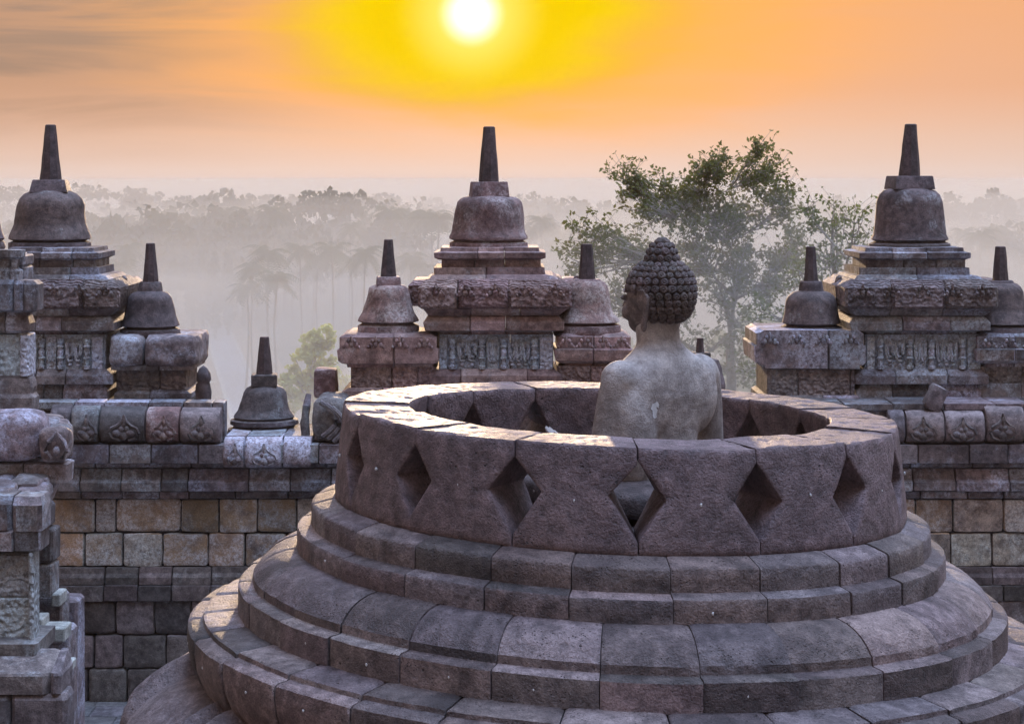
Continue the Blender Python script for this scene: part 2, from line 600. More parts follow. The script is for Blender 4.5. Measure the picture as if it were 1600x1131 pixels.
def ring_course(mb, prof, nblk, a0, rnd, seed, gap=.0045, nseg=12, amp=.0035, edge=.010, plugs=None):
    """ring of separate stones. prof = outline [(r, drop)] closed; first k points are the weathered outer face"""
    # resample outline
    pts = []
    n = len(prof)
    for i in range(n):
        r0, d0 = prof[i]
        r1, d1 = prof[(i + 1) % n]
        L = sqrt((r1 - r0) ** 2 + (d1 - d0) ** 2)
        k = max(1, int(L / .035)) if max(r0, r1) > prof[-1][0] + .02 else 1
        for j in range(k):
            pts.append((r0 + (r1 - r0) * j / k, d0 + (d1 - d0) * j / k))
    m = len(pts)
    cr = sum(p[0] for p in pts) / m
    cd = sum(p[1] for p in pts) / m
    widths = [rnd.uniform(.88, 1.12) for _ in range(nblk)]
    tot = sum(widths)
    a = a0
    for b in range(nblk):
        wa = 2 * pi * widths[b] / tot
        rm = prof[0][0]
        g = gap / rm / 2 * rnd.uniform(.6, 1.8)
        aa, ab = a + g, a + wa - g
        dr, dd, tw = rnd.uniform(-.005, .005), rnd.uniform(-.003, .003), rnd.uniform(-.006, .006)
        us = [0, .012, .035, .09] + [.09 + .82 * (k + 1) / nseg for k in range(nseg - 1)] + [.91, .965, .988, 1]
        vs = []
        for u in us:
            ang = aa + (ab - aa) * u
            e = min(u, 1 - u) * (ab - aa) * rm
            er = edge * exp(-e / .009)
            for r, d in pts:
                q = Vector((r * cos(ang) * 1.0, r * sin(ang), d * 1.0))
                nn = noise.noise(q * 6 + Vector((seed, b * 3.3, 0))) + .6 * noise.noise(q * 19 + Vector((b, seed, 2)))
                lr = r + dr + tw * (u - .5) + amp * nn + (cr - r) * er / .10 * .6
                ld = d + dd + amp * .5 * nn + (cd - d) * er / .10 * .6
                vs.append((SX + lr * sin(ang), SY - lr * cos(ang), ZC - ld))
        fs = []
        K = len(us)
        for k in range(K - 1):
            for i in range(m):
                j = (i + 1) % m
                fs.append((k * m + i, k * m + j, (k + 1) * m + j, (k + 1) * m + i))
        fs.append(tuple(range(m)))
        fs.append(tuple((K - 1) * m + i for i in range(m)))
        mb.add(vs, fs, 0)
        if plugs:
            for (pr, pd) in plugs:
                if rnd.random() < .55:
                    ang = aa + (ab - aa) * rnd.uniform(.35, .65)
                    p = Vector((SX + pr * sin(ang), SY - pr * cos(ang), ZC - pd + rnd.uniform(-.012, .012)))
                    blob(mb, p, (.005, .005, .0065), 6, 4, mat=1, amp=.5, seed=b)
        a += wa


stupa = empty('perforated_stupa', (SX, SY, 0), 'huge round grey stone stupa in the foreground, its top open above diamond-shaped holes', 'stupa')
rs = random.Random(11)

# lattice stones: sixteen waisted blocks that leave diamond holes between them
NL = 16
for k in range(NL):
    mb = MB()
    ac = radians(0.3 + 22.5 * k + 11.25)
    W = radians(11.25) - .0022
    DL = radians(4.95) * rs.uniform(.94, 1.06)
    zt0, zt1, waist = .125 + rs.uniform(-.015, .015), .85 + rs.uniform(-.015, .02), .52 + rs.uniform(-.03, .03)
    us = [-1, -.985, -.95, -.88] + [-.7 + .1 * i for i in range(15)] + [.88, .95, .985, 1]
    ts = [0, .015, .05, zt0 * .8, zt0, zt0 + .04] + [zt0 + .04 + (waist - zt0 - .08) * i / 4 for i in range(1, 5)] + [waist] + \
         [waist + .04 + (zt1 - waist - .08) * i / 4 for i in range(0, 5)] + [zt1, zt1 + .03, .95, .985, 1]
    nu, nt = len(us), len(ts)
    dr = rs.uniform(-.006, .006)
    dtop = rs.uniform(-.006, .006)

    def halfw(t):
        if t <= zt0 or t >= zt1:
            return W
        if t < waist:
            return W - DL * (t - zt0) / (waist - zt0)
        return W - DL * (zt1 - t) / (zt1 - waist)

    vs = []
    for side in (0, 1):                          # outer, inner faces
        for t in ts:
            hw = halfw(t)
            ro = 1.322 - .042 * t ** 1.3 + dr
            ri = 1.0 - .03 * t
            d = 1.503 - .424 * t + (dtop if t > .9 else 0)
            for u in us:
                ang = ac + u * hw
                e = min((1 - abs(u)) * hw * 1.3, (1 - t) * .424, t * .424)
                er = .007 * exp(-max(e, 0) / .007)
                r = ro - er if side == 0 else ri + er
                q = Vector((r * sin(ang), r * cos(ang), d))
                nn = noise.noise(q * 5 + Vector((k * 2.7, 0, 0))) + .6 * noise.noise(q * 17 + Vector((0, k, 0)))
                r += (.004 if side == 0 else .010) * nn
                dd = d - (.006 * noise.noise(q * 9 + Vector((3, k, 1))) if t > .97 else 0)
                vs.append((SX + r * sin(ang), SY - r * cos(ang), ZC - dd))
    # intermediate top points so the rim surface is uneven
    fs = []
    S = nu * nt
    for j in range(nt - 1):
        for i in range(nu - 1):
            a0 = j * nu + i
            fs.append((a0, a0 + 1, a0 + nu + 1, a0 + nu))
            fs.append((S + a0, S + a0 + nu, S + a0 + nu + 1, S + a0 + 1))
    for j in range(nt - 1):
        for i in (0, nu - 1):
            a0 = j * nu + i
            fs.append((a0, a0 + nu, S + a0 + nu, S + a0))
    for i in range(nu - 1):
        fs.append((i, i + 1, S + i + 1, S + i))
    mb.add(vs, fs)
    # rim: rows of verts between outer and inner top edge
    rows = 12
    top = (nt - 1) * nu
    o = len(mb.v)
    prev = [top + i for i in range(nu)]
    for r_ in range(1, rows):
        w_ = r_ / rows
        cur = []
        for i in range(nu):
            a_, b_ = Vector(mb.v[top + i]), Vector(mb.v[S + top + i])
            p = a_.lerp(b_, w_)
            edge_drop = .006 * exp(-min(i, nu - 1 - i) * 1.2)
            p.z += .004 * noise.noise(p * 6 + Vector((k, 0, 0))) + .005 * noise.noise(p * 26) - .5 * edge_drop
            cur.append(len(mb.v))
            mb.v.append(tuple(p))
        for i in range(nu - 1):
            mb.f.append((prev[i], prev[i + 1], cur[i + 1], cur[i]))
            mb.m.append(0)
        prev = cur
    last = [S + top + i for i in range(nu)]
    for i in range(nu - 1):
        mb.f.append((prev[i], prev[i + 1], last[i + 1], last[i]))
        mb.m.append(0)
    # close the strip ends
    for i in (0, nu - 1):
        loop = [top + i] + [o + r_ * nu + i for r_ in range(rows - 1)] + [S + top + i]
        mb.f.append(tuple(loop))
        mb.m.append(0)
    p = Vector((SX + 1.3045 * sin(ac), SY - 1.3045 * cos(ac), ZC - 1.285 + rs.uniform(-.02, .02)))
    blob(mb, p, (.006, .006, .0075), 6, 4, mat=1, amp=.4, seed=k)
    mb.build('lattice_stone', [M_LATTICE, M_PLUG], stupa, smooth=50, warp=settle)

mb = MB()
ring_course(mb, [(1.27, 1.500), (1.325, 1.503), (1.405, 1.526), (1.418, 1.532), (1.423, 1.540), (1.425, 1.628), (1.428, 1.630), (1.474, 1.640), (1.486, 1.644),
                 (1.490, 1.652), (1.491, 1.738), (1.27, 1.738)], 25, .09, rs, 1.0, plugs=[(1.486, 1.69)], edge=.005)
mb.build('double_step_course', [M_STUPA, M_PLUG], stupa, smooth=40, warp=settle)
mb = MB()
ring_course(mb, [(1.40, 1.730), (1.487, 1.735), (1.54, 1.744), (1.59, 1.762), (1.63, 1.786), (1.662, 1.815), (1.682, 1.842), (1.690, 1.850), (1.692, 1.884), (1.70, 1.888),
                 (1.748, 1.892), (1.757, 1.899), (1.759, 2.012), (1.40, 2.012)], 27, .13, rs, 2.0, plugs=[(1.756, 1.955)], edge=.006)
mb.build('cushion_course', [M_STUPA, M_PLUG], stupa, smooth=40, warp=settle)
mb = MB()
ring_course(mb, [(1.60, 2.005), (1.75, 2.008), (1.90, 2.026), (1.912, 2.030), (1.915, 2.048), (1.925, 2.051), (1.968, 2.056), (1.984, 2.068), (1.988, 2.12), (1.978, 2.19),
                 (1.95, 2.265), (1.905, 2.335), (1.84, 2.41), (1.76, 2.48), (1.66, 2.55), (1.5, 2.62), (1.45, 2.62)], 29, .05, rs, 3.0, plugs=[(1.985, 2.13)], edge=.006)
mb.build('bowl_course', [M_STUPA, M_PLUG], stupa, smooth=40, warp=settle)
mb = MB()
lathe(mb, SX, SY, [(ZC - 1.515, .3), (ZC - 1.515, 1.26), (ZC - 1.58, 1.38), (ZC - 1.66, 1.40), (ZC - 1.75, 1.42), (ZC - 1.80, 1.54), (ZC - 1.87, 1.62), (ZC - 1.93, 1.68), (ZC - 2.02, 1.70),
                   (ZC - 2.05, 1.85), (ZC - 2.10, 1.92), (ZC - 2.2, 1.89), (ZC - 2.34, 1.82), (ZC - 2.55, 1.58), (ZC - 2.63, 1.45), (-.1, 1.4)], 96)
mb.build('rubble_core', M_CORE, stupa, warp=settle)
# lotus cushion: broad convex petals with raised rims
mb = MB()
NA, prof = 288, [(r_ - .045, d_ + .055) for r_, d_ in [(1.60, 2.36), (1.72, 2.29), (1.82, 2.258), (1.92, 2.262), (2.01, 2.285), (2.10, 2.33), (2.18, 2.385), (2.25, 2.45), (2.31, 2.53), (2.35, 2.62), (2.36, 2.71), (2.34, 2.79), (2.30, 2.81), (2.2, 2.825), (1.6, 2.825)]]
fine_ = []
for (r0, d0), (r1, d1) in zip(prof[:-1], prof[1:]):
    for j in range(4):
        fine_.append((r0 + (r1 - r0) * j / 4, d0 + (d1 - d0) * j / 4))
fine_.append(prof[-1])
vs = []
for i in range(NA):
    a = 2 * pi * i / NA
    ph = (a / (2 * pi) * 14 + .35) % 1.0 - .5
    for j, (r, d) in enumerate(fine_):
        t = min(1, j / 36.0)
        bound = .47 * sqrt(max(0.0, 1 - (max(0, .30 - t) / .30) ** 2)) if t < .30 else .47
        e = bound - abs(ph)
        lift = 0.0
        if e > 0:
            lift = .012 + .050 * exp(-((e - .055) / .04) ** 4) + .030 * (1 - (ph / .5) ** 2)
        else:
            lift = -.035 * min(1, -e / .02)
        lift *= min(1, max(0, (1 - t) * 6))
        q = Vector((r * cos(a), r * sin(a), d))
        lift += .006 * noise.noise(q * 5)
        vs.append((SX + (r + lift * .5) * sin(a), SY - (r + lift * .5) * cos(a), ZC - d + lift))
m = len(fine_)
fs = []
for i in range(NA):
    i2 = (i + 1) % NA
    for j in range(m - 1):
        fs.append((i * m + j, i2 * m + j, i2 * m + j + 1, i * m + j + 1))
mb.add(vs, fs)
mb.build('lotus_cushion', M_STUPA, stupa, smooth=60, warp=settle)
mb = MB()
ring_course(mb, [(2.0, 2.87), (2.36, 2.872), (2.40, 2.89), (2.41, 3.05), (2.50, 3.07), (2.52, 3.37), (2.0, 3.37)], 30, .02, rs, 6.0)
mb.build('drum_course', [M_STUPA, M_PLUG], stupa, smooth=40)

# ------------------------------------------------------------------ the seated statue
BX, BY, BZ = .685, 9.20, ZC - 1.512
buddha = empty('buddha_statue', (BX, BY, BZ), 'pale stone seated buddha seen from behind, with dark snail-curl hair, inside the open stupa', 'statue')
YAW, HEAD = radians(42), radians(9)


def remesh(mb, name, mat, parent, voxel, smooth_it, factor=.5):
    src = mb.build(name, mat)
    md = src.modifiers.new('r', 'REMESH')
    md.mode = 'VOXEL'
    md.voxel_size = voxel
    ms = src.modifiers.new('s', 'SMOOTH')
    ms.iterations = smooth_it
    ms.factor = factor
    dg = bpy.context.evaluated_depsgraph_get()
    me = bpy.data.meshes.new_from_object(src.evaluated_get(dg))
    me.name = name
    bpy.data.objects.remove(src)
    me.polygons.foreach_set('use_smooth', [True] * len(me.polygons))
    o = bpy.data.objects.new(name, me)
    col.objects.link(o)
    o.parent = parent
    return o


def ell_loft(mb, secs, n=28):
    """sections (z, rx, ry, cx, cy)"""
    vs, fs = [], []
    for z, rx, ry, cx, cy in secs:
        for i in range(n):
            a = 2 * pi * i / n
            vs.append((cx + rx * cos(a), cy + ry * sin(a), z))
    for k in range(len(secs) - 1):
        for i in range(n):
            j = (i + 1) % n
            fs.append((k * n + i, k * n + j, (k + 1) * n + j, (k + 1) * n + i))
    fs.append(tuple(range(n)))
    fs.append(tuple((len(secs) - 1) * n + i for i in range(n)))
    mb.add(vs, fs)


def limb(mb, a, b, ra, rb, n=14):
    a, b = Vector(a), Vector(b)
    blob(mb, a, (ra, ra, ra), 14, 10)
    blob(mb, b, (rb, rb, rb), 14, 10)
    tube(mb, [a, a.lerp(b, .35), a.lerp(b, .7), b], [ra, ra * .72 + rb * .3, ra * .32 + rb * .7, rb], n)


def hand(mb, wrist, direc, palm_n, thumb_side, curl, L=.15):
    """palm, four unequal bent fingers and a thumb"""
    w, d, nrm = Vector(wrist), Vector(direc).normalized(), Vector(palm_n).normalized()
    nrm = (nrm - d * nrm.dot(d)).normalized()
    s = d.cross(nrm).normalized() * thumb_side
    R = Matrix((s, d, nrm)).transposed()
    blob(mb, w + d * L * .27, (L * .27, L * .34, L * .12), 14, 10, rot=R)
    for k, (off, ln) in enumerate(((.20, .42), (.07, .47), (-.07, .44), (-.20, .34))):
        p = w + d * L * .50 + s * L * off
        pts, rr = [p], [L * .072]
        dd = d.copy()
        for j in range(3):
            dd = (Matrix.Rotation(curl * (.7 + .2 * j + .06 * k), 3, s * -thumb_side) @ dd).normalized()
            p = p + dd * L * ln * (.42, .33, .25)[j]
            pts.append(p)
            rr.append(L * (.068, .060, .046)[j])
        tube(mb, pts, rr, 8)
        blob(mb, pts[-1], (rr[-1],) * 3, 8, 6)
    p = w + d * L * .18 + s * L * .24
    pts = [p, p + (s * .55 + d * .65 + nrm * .25).normalized() * L * .22, p + (s * .6 + d * 1.5 + nrm * .55).normalized() * L * .42]
    tube(mb, pts, [L * .085, L * .075, L * .052], 8)
    blob(mb, pts[-1], (L * .052,) * 3, 8, 6)


mb = MB()
ell_loft(mb, [(.0, .29, .21, 0, .02), (.06, .295, .215, 0, .02), (.14, .235, .180, 0, .01), (.24, .190, .152, 0, 0), (.33, .195, .154, 0, 0), (.43, .238, .160, 0, -.004), (.52, .285, .162, 0, -.008),
              (.60, .290, .150, 0, -.008), (.650, .262, .136, 0, -.008), (.688, .212, .122, 0, -.005), (.718, .155, .108, 0, 0), (.755, .106, .100, 0, .004)])
tube(mb, [(0, .0, .68), (0, .010, .76), (0, .022, .88)], [.108, .101, .104], 24)
for s in (-1, 1):
    blob(mb, (s * .258, -.005, .600), (.092, .102, .092), 18, 12)
    limb(mb, (s * (.276 if s < 0 else .288), -.005, .580), (s * (.345 if s < 0 else .375), .03, .255), .084, .066)
    blob(mb, (s * .12, -.098, .51), (.16, .055, .18), 16, 10)          # shoulder blades
    if s < 0:
        blob(mb, (-.235, -.03, .36), (.125, .130, .27), 18, 12)
    blob(mb, (s * .10, .085, .50), (.11, .06, .09), 16, 10)            # chest
    limb(mb, (s * .13, .05, .10), (s * .43, .30, .088), .115, .088)    # thighs
limb(mb, (-.345, .03, .255), (-.235, .300, .255), .064, .046)          # left forearm reaches across the lap
limb(mb, (.345, .03, .255), (.135, .28, .34), .064, .044)
limb(mb, (-.43, .30, .085), (.10, .40, .085), .078, .056)              # shins crossed
limb(mb, (.43, .30, .10), (-.08, .385, .150), .080, .056)
hand(mb, (-.235, .300, .262), (-.30, .85, .30), (.3, -.25, .9), -1, -.22, .20)
hand(mb, (.135, .28, .345), (-.85, .35, .25), (.2, .2, .9), 1, -.35, .17)
# right foot rests, sole up, on the left thigh: five toes
fd = Vector((-1, -.18, .05)).normalized()
blob(mb, (-.19, .37, .180), (.125, .052, .040), 16, 10, rot=Matrix.Rotation(.18, 3, 'Z'))
for k in range(5):
    p = Vector((-.30, .325 + .021 * k, .185 + .004 * k))
    tube(mb, [p, p + fd * (.05 - .004 * k), p + fd * (.075 - .006 * k) + Vector((0, 0, .014))], [.014, .0135, .011], 8)
    blob(mb, p + fd * (.075 - .006 * k) + Vector((0, 0, .014)), (.0115,) * 3, 8, 6)
blob(mb, (.22, .40, .12), (.125, .052, .040), 16, 10)
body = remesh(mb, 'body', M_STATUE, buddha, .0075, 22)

mb = MB()
rough_block(mb, -.52, .52, -.40, .52, 0.0, .155, 3, n=10, amp=.012, power=5)
shade_slab = mb.build('added_shade_slab', M_SPIRE, None, smooth=60)  # added slab, dark in place of the shade round the hips
shade_slab.parent = buddha
# head: one mesh with face and long-lobed ears
mb = MB()
blob(mb, (0, .0, .985), (.140, .158, .152), 28, 20)
blob(mb, (0, .040, .925), (.116, .128, .145), 26, 18)
blob(mb, (0, .085, .850), (.082, .078, .062), 20, 14)
blob(mb, (0, .125, .828), (.040, .034, .030), 14, 10)                  # chin
for s in (-1, 1):
    blob(mb, (s * .062, .128, .898), (.045, .036, .042), 14, 10)       # cheeks
    blob(mb, (s * .052, .163, .962), (.034, .016, .014), 14, 8)        # lowered eyelids
    tube(mb, [(s * .012, .178, .985), (s * .045, .172, 1.0), (s * .085, .142, .988)], [.007, .008, .006], 8)   # brows
    blob(mb, (s * .020, .176, .905), (.012, .012, .011), 8, 6)         # nostrils
    # ear: rim, bowl and hanging lobe
    blob(mb, (s * .138, -.005, .950), (.016, .034, .050), 12, 10)
    tube(mb, [(s * .136, .022, .960), (s * .146, .015, 1.0), (s * .151, -.015, 1.005), (s * .152, -.036, .975), (s * .147, -.028, .92), (s * .141, -.012, .875), (s * .136, -.004, .835)],
         [.010, .011, .012, .013, .014, .015, .014], 8)
    blob(mb, (s * .136, -.004, .838), (.014, .018, .028), 10, 8)
tube(mb, [(0, .165, .985), (0, .184, .945), (0, .196, .912)], [.013, .016, .020], 10)
tube(mb, [(-.034, .157, .868), (0, .172, .872), (.034, .157, .868)], [.006, .011, .006], 8)
tube(mb, [(-.028, .152, .855), (0, .166, .853), (.028, .152, .855)], [.006, .012, .006], 8)
head = remesh(mb, 'head', M_FACE_SHADED, buddha, .0065, 4)

# hair: cap and rows of snail-shell curls, with the raised crown bump
mb = MB()
vs, fs = [], []
for k in range(25):
    th = .02 + 2.30 * k / 24
    for i in range(36):
        a = 2 * pi * i / 36
        q = sin(th) ** .72
        y_ = q * sin(a) * .157
        z_ = cos(th) * .146
        vs.append((q * cos(a) * .142, -.006 + min(y_, .142 if z_ < .02 else y_), .990 + z_))
for k in range(24):
    for i in range(36):
        if vs[k * 36 + i][1] > .02 and vs[k * 36 + i][2] < .99:
            continue
        j = (i + 1) % 36
        fs.append((k * 36 + i, k * 36 + j, (k + 1) * 36 + j, (k + 1) * 36 + i))
mb.add(vs, fs)
CAP = []
rh = random.Random(4)


def curl(mb, p, nrm, r, rnd):
    nrm = nrm.normalized()
    s = nrm.cross(Vector((0, 0, 1)) if abs(nrm.z) < .9 else Vector((0, 1, 0))).normalized()
    t = nrm.cross(s)
    prof = [(0.0, .62), (.22, .58), (.36, .40), (.46, .52), (.66, .56), (.86, .34), (1.0, .02), (1.02, -.35)]
    n = 12
    ph = rnd.uniform(0, 6.28)
    vs = []
    for k, (q, h) in enumerate(prof):
        for i in range(n):
            a = 2 * pi * i / n + ph
            sp = .10 * (i / n - .5) * (1 if .1 < q < .95 else 0)      # spiral step
            vs.append(p + (s * cos(a) + t * sin(a)) * r * max(.02, q + sp) + nrm * r * (h + sp * .4))
    fs = []
    for k in range(len(prof) - 1):
        for i in range(n):
            j = (i + 1) % n
            fs.append((k * n + i, k * n + j, (k + 1) * n + j, (k + 1) * n + i))
    mb.add(vs, fs)


def curls_on(mb, c, rad, th0, th1, step, keep, pw=1.0):
    c = Vector(c)
    th, row = th0, 0
    while th <= th1:
        ring = 2 * pi * max(.01, sin(th)) ** pw * (rad[0] + rad[1]) / 2
        n = max(1, int(ring / step))
        for i in range(n):
            a = 2 * pi * (i + .5 * (row % 2)) / n
            k_ = max(.01, sin(th)) ** (pw - 1)
            q = Vector((sin(th) * cos(a) * rad[0] * k_, sin(th) * sin(a) * rad[1] * k_, cos(th) * rad[2]))
            p = c + q
            if keep(p):
                nrm = Vector((q.x / rad[0] ** 2, q.y / rad[1] ** 2, q.z / rad[2] ** 2))
                curl(mb, p, nrm, step * .54 * rh.uniform(.86, 1.08), rh)
        th += step * .88 / ((rad[0] + rad[2]) / 2)
        row += 1


def hairline(p):
    if p.y > .03:
        return p.z > .995
    if abs(p.x) > .115 and p.y > -.028:
        return p.z > 1.008
    return p.z > .822


curls_on(mb, (0, -.006, .990), (.146, .162, .150), .10, 2.75, .0375, hairline, .72)
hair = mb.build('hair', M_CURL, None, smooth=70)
hair.parent = buddha
mb = MB()
blob(mb, (0, -.01, 1.135), (.072, .076, .092), 20, 14)
curls_on(mb, (0, -.01, 1.135), (.071, .075, .094), .36, 1.75, .034, lambda p: p.z > 1.12)
curl(mb, Vector((0, -.01, 1.226)), Vector((0, 0, 1)), .030, rh)
crown = mb.build('crown_bump', M_CURL, None, smooth=70)
crown.parent = buddha
piv = Matrix.Translation((0, .005, 0))
for o in (head, hair, crown):
    o.matrix_basis = piv @ Matrix.Rotation(HEAD, 4, 'Z') @ piv.inverted()
# a pale splash on the back
mb = MB()
rr = random.Random(3)
buddha.rotation_euler = (0, 0, YAW)

# pale splash of lichen on the back: small patch laid on the surface
from mathutils.bvhtree import BVHTree
bpy.context.view_layer.update()
bvh = BVHTree.FromPolygons([v.co for v in body.data.vertices], [p.vertices[:] for p in body.data.polygons])
Wm = buddha.matrix_world.inverted()
camp = Wm @ Vector((0, 0, ZC))
mb = MB()
for (px0, py0, pw, ph_, sd) in ((1022, 640, 7, 16, 1.0), (1026, 632, 5, 8, 5.0)):
    grid = {}
    N = 12
    for i in range(-N, N + 1):
        for j in range(-N, N + 1):
            u, v = i / N, j / N
            if sqrt(u * u + v * v) + .55 * noise.noise(Vector((u * 2.2, v * 2.2, sd * 7))) < .72:
                d = (Wm @ at(px0 + u * pw + v * 1.5, py0 + v * ph_, 9.0)) - camp
                hit = bvh.ray_cast(camp, d.normalized())
                if hit[0]:
                    grid[(i, j)] = len(mb.v)
                    mb.v.append(tuple(hit[0] + hit[1] * .0018))
    for (i, j) in list(grid):
        q = [(i, j), (i + 1, j), (i + 1, j + 1), (i, j + 1)]
        if all(k in grid for k in q):
            mb.f.append(tuple(grid[k] for k in q))
            mb.m.append(0)
st_ = mb.build('white_splash', M_PLUG, None)
st_.parent = buddha
tag(st_, 'white splash on the middle of the back')

# ------------------------------------------------------------------ towers and small stupas of the parapet
YF = 21.0


def zy(y, d):
    return ZC - (y - YH) * d / F


def xx(x, d):
    return (x - 800) * d / F


def px_course(mb, lv, rnd, hw, yf=YF, depth=None, nj=2, joints=None, ch=.012, mat=0, jit=.005):
    """lv = [(ypx, x0px, x1px)] ; hw = widest half width (px) of the tower; faces step back as the course narrows"""
    s = yf / F
    dep = depth or hw * 2 * s * .9
    levels = []
    for y, x0, x1 in lv:
        ins = max(0, hw * s - (x1 - x0) / 2 * s)
        ins = min(ins, dep * .42)
        levels.append((zy(y, yf + ins * .6), xx(x0, yf + ins * .6), xx(x1, yf + ins * .6), yf + ins, yf + dep - ins))
    xa, xb = levels[0][1], levels[0][2]
    if joints is None:
        joints = [xa + (xb - xa) * (k + 1 + rnd.uniform(-.28, .28)) / (nj + 1) for k in range(nj)]
    else:
        joints = [xx(j, yf) for j in joints]
    rect_loft(mb, levels, joints, rnd, ch=ch, mat=mat, jit=jit)


def rosettes(mb, x0, x1, y0, y1, n, d, rnd, mat=0, drop=None):
    """row of carved leaf rosettes: a centre boss, side scrolls and a pointed leaf"""
    s = d / F
    for k in range(n):
        if drop and k in drop:
            continue
        cx = x0 + (x1 - x0) * (k + .5) / n
        h = (y1 - y0)
        w = min(h * .62, (x1 - x0) / n * .45)
        for dx, dy, rx, ry in ((0, .62, .30, .26), (-.62, .66, .26, .22), (.62, .66, .26, .22), (-.40, .34, .24, .18), (.40, .34, .24, .18), (0, .22, .20, .30), (-.95, .80, .18, .14), (.95, .80, .18, .14)):
            p = at(cx + dx * w, y0 + dy * h, d)
            blob(mb, p, (rx * w * s, .020 * rnd.uniform(.7, 1.2), ry * h * s), 8, 6, mat, amp=.25, seed=cx + dx)


def stupa_finial(parent, cx, rings, neck, spire, d, mats, seed, amp=.010, lean=(0, 0), square=True, tw=0.0):
    """bell, neck block and tapering spire from photo-pixel profiles at distance d"""
    s = d / F
    X = xx(cx, d)
    mb = MB()
    pr = [(zy(y, d), r * s) for y, r in rings]
    # densify
    dn = []
    for (z0, r0), (z1, r1) in zip(pr[:-1], pr[1:]):
        k = max(1, int(abs(z1 - z0) / .03))
        for j in range(k):
            dn.append((z0 + (z1 - z0) * j / k, r0 + (r1 - r0) * j / k))
    dn.append(pr[-1])
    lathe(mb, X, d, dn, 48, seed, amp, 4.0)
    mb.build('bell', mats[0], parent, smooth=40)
    mb = MB()
    (y0, w0), (y1, w1) = neck
    z0, z1 = zy(y0, d), zy(y1, d)
    n = 4 if square else 8
    ph = pi / 4 + (.10 if square else 0)
    k = sqrt(2) if square else 1.05
    c = .012
    lathe(mb, X, d, [(z1, w1 * s * k), (z0 - c, w0 * s * k), (z0, w0 * s * k - c)], n, 0, 0, phase=ph) if square else \
        lathe(mb, X, d, [(z1, w1 * s), (z1 + (z0 - z1) * .3, w1 * s * .97), (z0 - c, w0 * s), (z0, w0 * s - c)], 20, seed, .006, 6)
    mb.build('neck', mats[0], parent, smooth=35)
    mb = MB()
    (y0, w0), (y1, w1) = spire
    z0, z1 = zy(y0, d), zy(y1, d)
    L = [(z1 + (z0 - z1) * t, (w1 + (w0 - w1) * t) * s) for t in (0, .2, .4, .6, .8, .985)] + [(z0, w0 * s * .82)]
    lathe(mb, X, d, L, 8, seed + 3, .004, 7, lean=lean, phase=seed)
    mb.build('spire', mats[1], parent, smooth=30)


def panel_relief(mb, x0, x1, y0, y1, d, rnd, cols, mat=0):
    """frame, turned balusters and hanging drapery loops carved on a panel"""
    s = d / F
    for cx in cols:
        pr = [(0, .9), (.10, 1.0), (.12, .7), (.30, .6), (.36, 1.0), (.42, .65), (.58, .85), (.68, .6), (.74, 1.0), (.80, .7), (.9, 1.0), (1, .9)]
        w = 6.0 * s
        lathe(mb, xx(cx, d), d - .02, [(zy(y1 - (y1 - y0) * t, d), w * r) for t, r in pr], 12, mat=mat)
    for a, b in zip(cols[:-1], cols[1:]):
        if b - a < 24:
            continue
        n = max(2, int((b - a) / 16))
        for k in range(n):
            u0 = a + 8 + (b - a - 16) * k / n
            u1 = a + 8 + (b - a - 16) * (k + 1) / n
            for q in (0, .35):
                pts = []
                for t in range(9):
                    tt = t / 8
                    pts.append(at(u0 + (u1 - u0) * (tt * (1 - q) + q / 2), y0 + (y1 - y0) * (.12 + q * .1 + (.62 - q * .5) * (1 - (2 * tt - 1) ** 4)), d - .012))
                tube(mb, pts, [2.1 * s] * 9, 6, mat)
            blob(mb, at((u0 + u1) / 2, y0 + (y1 - y0) * .2, d), (3.6 * s, .04, 4.5 * s), 8, 6, mat)
            blob(mb, at((u0 + u1) / 2, y0 + (y1 - y0) * .86, d), (3.4 * s, .018, 3 * s), 8, 6, mat)


